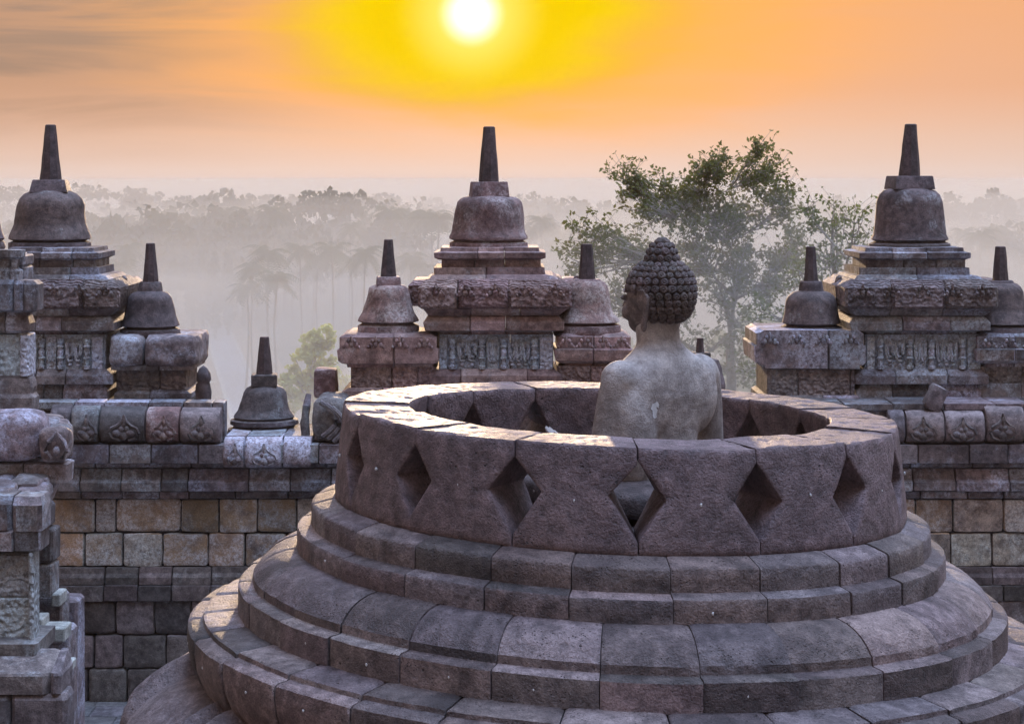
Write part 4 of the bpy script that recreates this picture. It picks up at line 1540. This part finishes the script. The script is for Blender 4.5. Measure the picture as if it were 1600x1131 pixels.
GZ = -30.0


def ground_z(x, y):
    r = sqrt(x * x + (y - 10) ** 2)
    return GZ + 19.0 * exp(-(r / 92.0) ** 4) + .35 * noise.noise(Vector((x * .012, y * .012, 0)))


vs, fs = [], []
radii = [0, 12, 24, 36, 46, 56, 66, 76, 86, 96, 106, 118, 132, 150, 175, 210, 260, 330, 430, 560, 750, 1000, 1400, 2000, 3000, 4500, 7000]
NA = 64
for r in radii:
    for i in range(NA):
        a = 2 * pi * i / NA
        x, y = r * cos(a), 10 + r * sin(a)
        vs.append((x, y, ground_z(x, y) if r < 400 else GZ))
for k in range(len(radii) - 1):
    for i in range(NA):
        j = (i + 1) % NA
        fs.append((k * NA + i, k * NA + j, (k + 1) * NA + j, (k + 1) * NA + i))
mb = MB()
mb.add(vs, fs)
tag(mb.build('ground', M_GROUND, smooth=60), kind='structure')


def flat(name, pts, z, mat, kind='structure'):
    mb = MB()
    o = [Vector((x, y, z)) for x, y in pts]
    mb.add(o, [tuple(range(len(o)))])
    return tag(mb.build(name, mat), kind=kind)


def gpt(x, y, z=GZ):
    d = (ZC - z) * F / (y - YH)
    return ((x - 800) * d / F, d)


a0, a1 = Vector(gpt(374, 610)), Vector(gpt(333, 502))
dv = (a1 - a0)
r0, r1 = a0 - dv * .35, a0 + dv * 1.9
nrm = Vector((dv.y, -dv.x)).normalized()
ZL = GZ + .45
flat('parched_lawn', [tuple(r0 - nrm * 30), tuple(r0 + nrm * 9), tuple(r1 + nrm * 9), tuple(r1 - nrm * 30)], ZL, M_LAWN)
flat('road', [tuple(r0 - nrm * 2.6), tuple(r0 + nrm * 2.6), tuple(r1 + nrm * 2.6), tuple(r1 - nrm * 2.6)], ZL + .02, M_ROAD)
mb = MB()
for s_ in (-1, 1):
    q = [r0 + nrm * (s_ * 2.6 - .3), r0 + nrm * (s_ * 2.6 + .3), r1 + nrm * (s_ * 2.6 + .3), r1 + nrm * (s_ * 2.6 - .3)]
    v = [(p.x, p.y, ZL + .01) for p in q] + [(p.x, p.y, ZL + .16) for p in q]
    mb.add(v, [(0, 1, 2, 3), (4, 5, 6, 7), (0, 1, 5, 4), (1, 2, 6, 5), (2, 3, 7, 6), (3, 0, 4, 7)])
tag(mb.build('road_kerb', M_KERB), kind='structure')
mb = MB()
for t_ in (.02, .18, .42, .66, .95):
    c = r0 + (r1 - r0) * t_
    u = dv.normalized()
    q = [c - nrm * 30, c - nrm * 3.2, c - nrm * 3.2 + u * 2.4, c - nrm * 30 + u * 2.4]
    mb.add([(p.x, p.y, ZL + .012) for p in q], [(0, 1, 2, 3)])
tag(mb.build('footpath', M_KERB), kind='structure')

# ------------------------------------------------------------------ trees
def leaf_quads(mb, centers, n, spread, size, rnd, mat=0, flat_=.0, pointed=True):
    for c in centers:
        for _ in range(n):
            while True:
                o = Vector((rnd.uniform(-1, 1), rnd.uniform(-1, 1), rnd.uniform(-1, 1)))
                if o.length < 1:
                    break
            p = Vector(c) + Vector((o.x * spread[0], o.y * spread[1], o.z * spread[2]))
            l = size * rnd.uniform(.6, 1.25)
            d = Vector((rnd.uniform(-1, 1), rnd.uniform(-1, 1), rnd.uniform(-1.1, .5))).normalized()
            s = d.cross(Vector((rnd.uniform(-1, 1), rnd.uniform(-1, 1), rnd.uniform(-1, 1))))
            if s.length < .05:
                continue
            s = s.normalized() * l * .26
            if pointed:
                mb.add([p - d * l * .5, p + s, p + d * l * .5, p - s], [(0, 1, 2, 3)], mat)
            else:
                s *= 1.7
                mb.add([p - d * l * .5 - s * .6, p - d * l * .3 + s, p + d * l * .5 + s * .4, p + d * l * .35 - s], [(0, 1, 2, 3)], mat)


def bent(a, b, rnd, k=.08, n=5, lift=.0):
    a, b = Vector(a), Vector(b)
    L = (b - a).length
    pts = []
    o1 = Vector((rnd.uniform(-1, 1), rnd.uniform(-1, 1), rnd.uniform(-1, 1))) * L * k
    for i in range(n + 1):
        t = i / n
        p = a.lerp(b, t) + o1 * sin(pi * t) + Vector((0, 0, lift * L * sin(pi * t)))
        p += Vector((rnd.uniform(-1, 1), rnd.uniform(-1, 1), rnd.uniform(-1, 1))) * L * k * .2 * (0 < i < n)
        pts.append(p)
    return pts


def lobe_tree(name, label, base_px, D, fork_z, lobes, seed, mats, leaf_size, density, group=None):
    """tree whose limbs reach into crown lobes given in photo pixels (x, y, rx, ry, amount)"""
    rnd = random.Random(seed)
    s = D / F
    bx = xx(base_px, D)
    gz = ground_z(bx, D)
    root = empty(name, (bx, D, gz), label, 'tree', group)
    tr, br, lf = MB(), MB(), MB()
    fork = Vector((bx, D, fork_z))
    tube(tr, bent((bx - .5, D, gz - .5), fork, rnd, .03, 8), [.30, .29, .27, .25, .24, .22, .20, .19, .17], 10)
    limbs = []
    for (x, y, rx, ry, am) in lobes:
        dd = D + rnd.uniform(-.8, .8) * 2.4
        c = at(x, y, dd)
        c.y = dd
        # attach to the lowest fork or to a previous limb that is on the way
        start, r0 = fork + Vector((rnd.uniform(-.1, .1), 0, rnd.uniform(-1.6, .3))), .095
        best = None
        for pts, rr in limbs:
            for q, r_ in zip(pts[1:4], rr[1:4]):
                if q.z < c.z - .4:
                    dq = (q - c).length
                    if best is None or dq < best[0]:
                        best = (dq, q, r_)
        if best and best[0] < (start - c).length * .8:
            start, r0 = best[1], best[2] * .8
        pts = bent(start, c, rnd, .07, 6, -.04)
        rr = [r0 * (1 - .80 * i / 6) + .012 for i in range(7)]
        tube(br, pts, rr, 7)
        limbs.append((pts, rr))
        ncl = max(4, int(am * 25))
        for k in range(ncl):
            while True:
                o = Vector((rnd.uniform(-1, 1), rnd.uniform(-1, 1), rnd.uniform(-1, 1)))
                if .25 < o.length < 1:
                    break
            q = c + Vector((o.x * rx * s, o.y * (rx + ry) * .5 * s, o.z * ry * s))
            st = pts[rnd.choice((3, 4, 5, 6))]
            tw = bent(st, q, rnd, .10, 3)
            tube(br, tw, [.028, .022, .015, .008], 4, cap=False)
            leaf_quads(lf, [q, tw[2]], int(density * rnd.uniform(.4, 1.4)), (.30, .30, .21), leaf_size, rnd)
            # fine twig tips
            for _ in range(2):
                e = q + Vector((rnd.uniform(-.5, .5), rnd.uniform(-.5, .5), rnd.uniform(.0, .6)))
                tube(br, [q, e], [.010, .005], 3, cap=False)
                leaf_quads(lf, [e], int(density * .22), (.10, .10, .10), leaf_size, rnd)
    tr.build('trunk', mats[0], root, smooth=60)
    br.build('branches', mats[0], root)
    lf.build('crown', mats[1], root)
    return root


lobe_tree('leafy_tree', 'open-crowned dark green tree with pale forking trunk, behind the statue head', 1140, 75, at(0, 520, 75).z,
          [(1120, 440, 60, 40, .9), (1160, 400, 60, 50, 1.3), (1090, 395, 60, 50, 1.4), (1150, 335, 80, 45, 1.6), (1105, 340, 50, 40, .8), (1020, 290, 40, 34, .7), (1090, 300, 50, 36, .7), (1060, 320, 55, 42, 1.3), (1190, 270, 50, 42, 1.3), (1105, 262, 52, 30, 1.0), (1222, 320, 34, 44, .9),
           (978, 285, 36, 32, .9), (1005, 330, 46, 36, .8), (930, 375, 56, 34, 1.1), (905, 410, 40, 40, .6), (985, 400, 60, 42, 1.2), (950, 460, 70, 45, 1.1), (1200, 440, 60, 45, 1.2), (1235, 390, 42, 40, 1.1), (1188, 234, 12, 12, .25), (1050, 470, 60, 50, .5),
           (1150, 500, 70, 50, .6), (1080, 560, 80, 50, .6), (1165, 580, 60, 40, .5)],
          42, (M_BARK, M_LEAF), .19, 17)
lobe_tree('thin_tree', 'sparse pale tree of upright twigs, between the dark green tree and the right tower', 1300, 68, at(0, 560, 68).z,
          [(1300, 345, 34, 40, .5), (1335, 350, 26, 34, .4), (1270, 340, 26, 30, .35), (1350, 400, 26, 45, .4), (1300, 410, 50, 40, .7), (1250, 430, 45, 45, .6), (1330, 450, 40, 45, .5), (1215, 500, 60, 50, .7), (1270, 520, 50, 50, .5), (1190, 570, 50, 40, .5)],
          43, (M_BARK, M_LEAF2), .18, 10)


def crown_tree(rnd, h, w, kind, leaf_mat_, n_cl=46, per=10, size=.9):
    """mid-distance tree: trunk, a few limbs, crown of leaf clumps; returns meshes at the origin"""
    tr, lf = MB(), MB()
    hc = h * .55
    tube(tr, bent((0, 0, -1), (rnd.uniform(-.6, .6), 0, hc), rnd, .04, 5), [.35, .32, .28, .25, .22, .18], 7)
    cl = []
    for k in range(n_cl):
        while True:
            o = Vector((rnd.uniform(-1, 1), rnd.uniform(-1, 1), rnd.uniform(-1, 1)))
            if .35 < o.length < 1:
                break
        if kind == 'umbrella':
            p = Vector((o.x * w * .75, o.y * w * .75, h * .86 + o.z * h * .09 + (1 - abs(o.x)) * h * .06))
        elif kind == 'column':
            t = (o.z + 1) / 2
            p = Vector((o.x * w * .28 * (1.1 - t), o.y * w * .28 * (1.1 - t), h * (.12 + .88 * t)))
        else:
            p = Vector((o.x * w * .5, o.y * w * .5, h * .66 + o.z * h * .34 * (1 - .25 * abs(o.x))))
        cl.append(p)
        if k % 4 == 0:
            tube(tr, bent((0, 0, hc * .85), p, rnd, .08, 3), [.13, .10, .07, .04], 4, cap=False)
    sp = (w * .13, w * .13, w * .09) if kind != 'column' else (w * .08, w * .08, w * .2)
    leaf_quads(lf, cl, per, sp, size, rnd, pointed=False)
    return tr, lf


def palm(rnd, h):
    tr, lf = MB(), MB()
    top = Vector((rnd.uniform(-.8, .8), rnd.uniform(-.4, .4), h))
    pts = bent((0, 0, -1), top, rnd, .03, 7)
    tube(tr, pts, [.20, .17, .14, .13, .12, .11, .11, .12], 7)
    for k in range(34):
        a = 2 * pi * k / 34 + rnd.uniform(-.2, .2)
        up = rnd.uniform(-.75, 1.15)
        L = rnd.uniform(2.5, 3.4)
        d = Vector((cos(a), sin(a), 0))
        mid = []
        for t in range(7):
            tt = t / 6
            mid.append(top + d * L * tt * (.95 - .2 * max(0, up) * (1 - tt)) + Vector((0, 0, up * L * tt * .9 - 1.15 * L * tt * tt * (.55 + .25 * up))))
        side = Vector((-sin(a), cos(a), 0))
        for t in range(6):
            for sg in (-1, 1):
                for q in (0, .5):
                    m0 = mid[t].lerp(mid[t + 1], q)
                    m1 = mid[t].lerp(mid[t + 1], q + .34)
                    ln = .85 * sin(pi * min(1, .18 + (t + q) / 7.2)) * rnd.uniform(.8, 1.1)
                    tip = (m0 + m1) / 2 + side * sg * ln + d * ln * .5 - Vector((0, 0, ln * .55))
                    lf.add([m0, m1, tip], [(0, 1, 2)])
    return tr, lf


def place(src, loc, rot, sc, label=None):
    r = src.copy()
    col.objects.link(r)
    r.location, r.rotation_euler, r.scale = loc, (0, 0, rot), (sc, sc, sc)
    if label:
        r['label'] = label
    for ch in src.children:
        c = ch.copy()
        col.objects.link(c)
        c.parent = r
        c.matrix_parent_inverse = ch.matrix_parent_inverse.copy()
    return r


def proto(name, label, cat, group, tr, lf, bark, leaf):
    r = empty(name, (0, 0, 0), label, cat, group)
    tr.build('trunk', bark, r, smooth=60)
    lf.build('crown' if 'palm' not in name else 'fronds', leaf, r)
    return r


rf = random.Random(99)
PAL = [proto('palm_tree', 'coconut palm standing in the mist of the valley', 'palm', 'coconut palms in the valley mist', *palm(rf, h), M_DBARK, M_PALM) for h in (13, 15, 17)]
G_W = 'hazy trees of the valley'
ROUND = [proto('broadleaf_tree', 'round-crowned tree fading into the valley mist', 'tree', G_W, *crown_tree(rf, h, w, 'round', M_FAR, 52, 11, 1.3), M_DBARK, M_FAR) for h, w in ((16, 12), (19, 14), (21, 12), (14, 13))]
UMB = [proto('umbrella_tree', 'flat-topped tree standing out above the hazy treeline', 'tree', 'flat-topped trees of the valley', *crown_tree(rf, h, w, 'umbrella', M_FAR, 40, 11, 1.3), M_DBARK, M_FAR) for h, w in ((24, 13), (27, 15))]
COL = [proto('column_tree', 'slim column-shaped tree beside the valley road', 'tree', 'column trees along the valley road', *crown_tree(rf, 16, 7, 'column', M_FAR, 60, 10, .8), M_DBARK, M_FAR)]
used = {}


def put(src, px, D, sc=1.0):
    loc = (xx(px, D), D, ground_z(xx(px, D), D))
    rot = rf.uniform(0, 6.28)
    if src.name not in used:
        used[src.name] = True
        src.location, src.rotation_euler, src.scale = loc, (0, 0, rot), (sc, sc, sc)
        return src
    return place(src, loc, rot, sc)


def put_top(src, h, px, ytop, D):
    """choose the scale so that the tree reaches photo row ytop at distance D"""
    x = xx(px, D)
    H = zy(ytop, D) - ground_z(x, D)
    return put(src, px, D, H / h)


# palms of the middle distance
for px, y, D in ((422, 372, 330), (398, 400, 322), (470, 372, 350), (515, 368, 352), (500, 388, 365), (568, 376, 320), (545, 392, 372), (638, 386, 360), (195, 372, 360), (182, 396, 352), (668, 402, 350),
                 (436, 412, 300), (384, 428, 305)):
    k = rf.randrange(3)
    put_top(PAL[k], (13, 15, 17)[k] + 1.5, px, y, D)
# column trees along the road
for px, y, D in ((318, 372, 430), (336, 392, 410), (357, 388, 420), (300, 388, 440)):
    put_top(COL[0], 16, px, y, D)
# nearer hazy treeline, left
for i in range(46):
    px = 95 + i * 12.2 + rf.uniform(-8, 8)
    ridge = 338 - 14 * sin((px - 140) / 90.0) - 16 * exp(-((px - 520) / 60) ** 2)
    D = rf.uniform(440, 620)
    k = rf.randrange(4)
    put_top(ROUND[k], (16, 19, 21, 14)[k] * 1.02, px, ridge + rf.uniform(-10, 22), D)
for i in range(12):
    px = rf.uniform(120, 700)
    k = rf.randrange(3)
    put_top(PAL[k], (13, 15, 17)[k] + 1.5, px, rf.uniform(312, 345), rf.uniform(430, 560))
for px, y in ((545, 310), (500, 306), (372, 312), (268, 322)):
    put_top(UMB[rf.randrange(2)], 26, px, y, 520)
# behind the parapet, right
for i in range(20):
    px = rf.choice((rf.uniform(820, 900), rf.uniform(1440, 1640), rf.uniform(-20, 30)))
    D = rf.uniform(440, 600)
    k = rf.randrange(4)
    put_top(ROUND[k], (16, 19, 21, 14)[k] * 1.02, px, rf.uniform(338, 372), D)
for px, y in ((848, 330), (862, 338), (1500, 348), (1530, 350), (1545, 346), (1580, 352), (640, 316), (612, 312), (670, 318), (690, 322)):
    k = rf.randrange(3)
    put_top(PAL[k], (13, 15, 17)[k] + 1.5, px, y, rf.uniform(420, 500))
# farther, fainter ridge of trees
for i in range(60):
    px = rf.uniform(-30, 1650)
    D = rf.uniform(700, 950)
    k = rf.randrange(4)
    put_top(ROUND[k], (16, 19, 21, 14)[k] * 1.02, px, rf.uniform(298, 322), D)
for px, y in ((130, 294), (20, 296), (290, 297), (545, 292), (440, 296), (600, 295), (210, 299)):
    put_top(UMB[rf.randrange(2)], 26, px, y, rf.uniform(760, 880))
# scrub on the flat that reads as one mass
mb = MB()
for i in range(700):
    px, D = rf.uniform(-60, 1660), rf.uniform(640, 1300)
    x = xx(px, D)
    h = rf.uniform(8, 22)
    leaf_quads(mb, [(x, D, GZ + h * rf.uniform(.3, 1.0))], 10, (5, 5, h * .3), 3.0, rf, pointed=False)
tag(mb.build('far_forest', M_FAR), 'distant forest of the plain, almost lost in haze', 'forest', kind='stuff')
# tree in the mist, its backlit brightness carried by the leaf colour
bt = empty('lime_tree', (xx(490, 175), 175, ground_z(xx(490, 175), 175)), 'bright yellow-green rounded tree in the mist below the gap in the parapet', 'tree')
tr, lf = MB(), MB()
zc_ = zy(580, 175) - bt.location.z
tube(tr, bent((0, 0, -1), (0, 0, zc_), rf, .03, 5), [.3, .27, .24, .2, .17, .12], 8)
cl = []
for (px, y, r) in ((490, 575, 34), (465, 592, 30), (520, 585, 28), (488, 540, 22), (505, 530, 18), (450, 620, 30), (530, 615, 26), (490, 630, 40)):
    c = at(px, y, 175)
    for k in range(16):
        o = Vector((rf.gauss(0, .5), rf.gauss(0, .5), rf.gauss(0, .5)))
        if o.length > 1:
            o.normalize()
        p = c + o * r * 175 / F
        cl.append(Vector((p.x - bt.location.x, p.y - bt.location.y, p.z - bt.location.z)))
        if k % 5 == 0:
            tube(tr, bent((0, 0, zc_ - 3), cl[-1], rf, .06, 3), [.1, .07, .05, .03], 4, cap=False)
leaf_quads(lf, cl, 26, (.5, .5, .4), .42, rf, pointed=False)
for b_, nm, mt in ((tr, 'trunk', M_BARK), (lf, 'crown', M_BACKLIT_LIME)):
    o = b_.build(nm, mt)
    o.parent = bt
# pale scrubby trees under the big tree
for i, (px, y, D) in enumerate(((1150, 500, 120), (1100, 540, 110), (1180, 545, 105), (1215, 470, 125), (880, 470, 130), (1320, 500, 130), (960, 500, 120))):
    if i == 0:
        tr, lf = crown_tree(rf, 14, 9, 'round', M_BACKLIT_LIME, 60, 14, .5)
        SCR = proto('pale_tree', 'pale yellow-green tree in the mist below the dark green tree', 'tree', 'pale trees on the temple slope', tr, lf, M_BARK, M_LEAF2)
    put_top(SCR, 14.2, px, y, D)

# ------------------------------------------------------------------ the air
def volume_mat(name, color, dens, aniso):
    m = bpy.data.materials.new(name)
    m.use_nodes = True
    t = m.node_tree
    t.nodes.clear()
    out = t.nodes.new('ShaderNodeOutputMaterial')
    v = t.nodes.new('ShaderNodeVolumePrincipled')
    v.inputs['Color'].default_value = (*color, 1)
    v.inputs['Density'].default_value = dens
    v.inputs['Anisotropy'].default_value = aniso
    t.links.new(v.outputs[0], out.inputs['Volume'])
    return m


mb = MB()
X_, Y0_, Y1_, Z0_, Z1_ = 7200, -7100, 7200, GZ - 2.0, 5.15
mb.add([(-X_, Y0_, Z0_), (X_, Y0_, Z0_), (X_, Y1_, Z0_), (-X_, Y1_, Z0_), (-X_, Y0_, Z1_), (X_, Y0_, Z1_), (X_, Y1_, Z1_), (-X_, Y1_, Z1_)],
       [(0, 1, 2, 3), (4, 5, 6, 7), (0, 1, 5, 4), (1, 2, 6, 5), (2, 3, 7, 6), (3, 0, 4, 7)])
tag(mb.build('haze', volume_mat('morning_haze', (.95, .86, .77), .00035, .1)), kind='stuff')

# low mist lying on the valley floor in three veils with uneven tops
def mist_veil(top, amp, dens, sd, y0=62, yl=1900):
    NX, NY = 70, 70
    vs, fs = [], []
    for lay in (0, 1):
        for j in range(NY + 1):
            y = y0 + (j / NY) ** 2.2 * yl
            for i in range(NX + 1):
                x = (i / NX - .5) * 2 * (60 + y * .62)
                if lay:
                    t = noise.noise(Vector((x * .008, y * .005, sd))) + .6 * noise.noise(Vector((x * .023, y * .014, 4.0 + sd)))
                    z = top + amp * t * (1 + (y / 350 if top > 0 else 0))
                    if i in (0, NX) or j in (0, NY):
                        z = GZ - .5
                else:
                    z = GZ - 1.0
                vs.append((x, y, min(z, 4.9)))
    N1 = (NX + 1) * (NY + 1)
    for j in range(NY):
        for i in range(NX):
            q = j * (NX + 1) + i
            fs.append((q, q + 1, q + NX + 2, q + NX + 1))
            fs.append((N1 + q, N1 + q + NX + 1, N1 + q + NX + 2, N1 + q + 1))
        for i in (0, NX):
            q = j * (NX + 1) + i
            fs.append((q, q + NX + 1, N1 + q + NX + 1, N1 + q))
    for i in range(NX):
        for j in (0, NY):
            q = j * (NX + 1) + i
            fs.append((q, q + 1, N1 + q + 1, N1 + q))
    mb = MB()
    mb.add(vs, fs)
    tag(mb.build('valley_mist', volume_mat('valley_mist', (.975, .955, .875), dens, .1)), kind='stuff')


mist_veil(1.2, 1.5, .0019, 13.0, 34, 7000)
mist_veil(-6.0, 5.0, .0013, 1.0)
mist_veil(-10.5, 6.0, .0017, 5.0)
mist_veil(-14.5, 7.0, .0032, 9.0)
mb = MB()
blob(mb, (8.5, 76, -9.0), (18, 26, 12.0), 40, 24, amp=.18, seed=2.0)
tag(mb.build('mist_bank', volume_mat('bank_mist', (.98, .95, .85), .024, .1), smooth=80), kind='stuff')
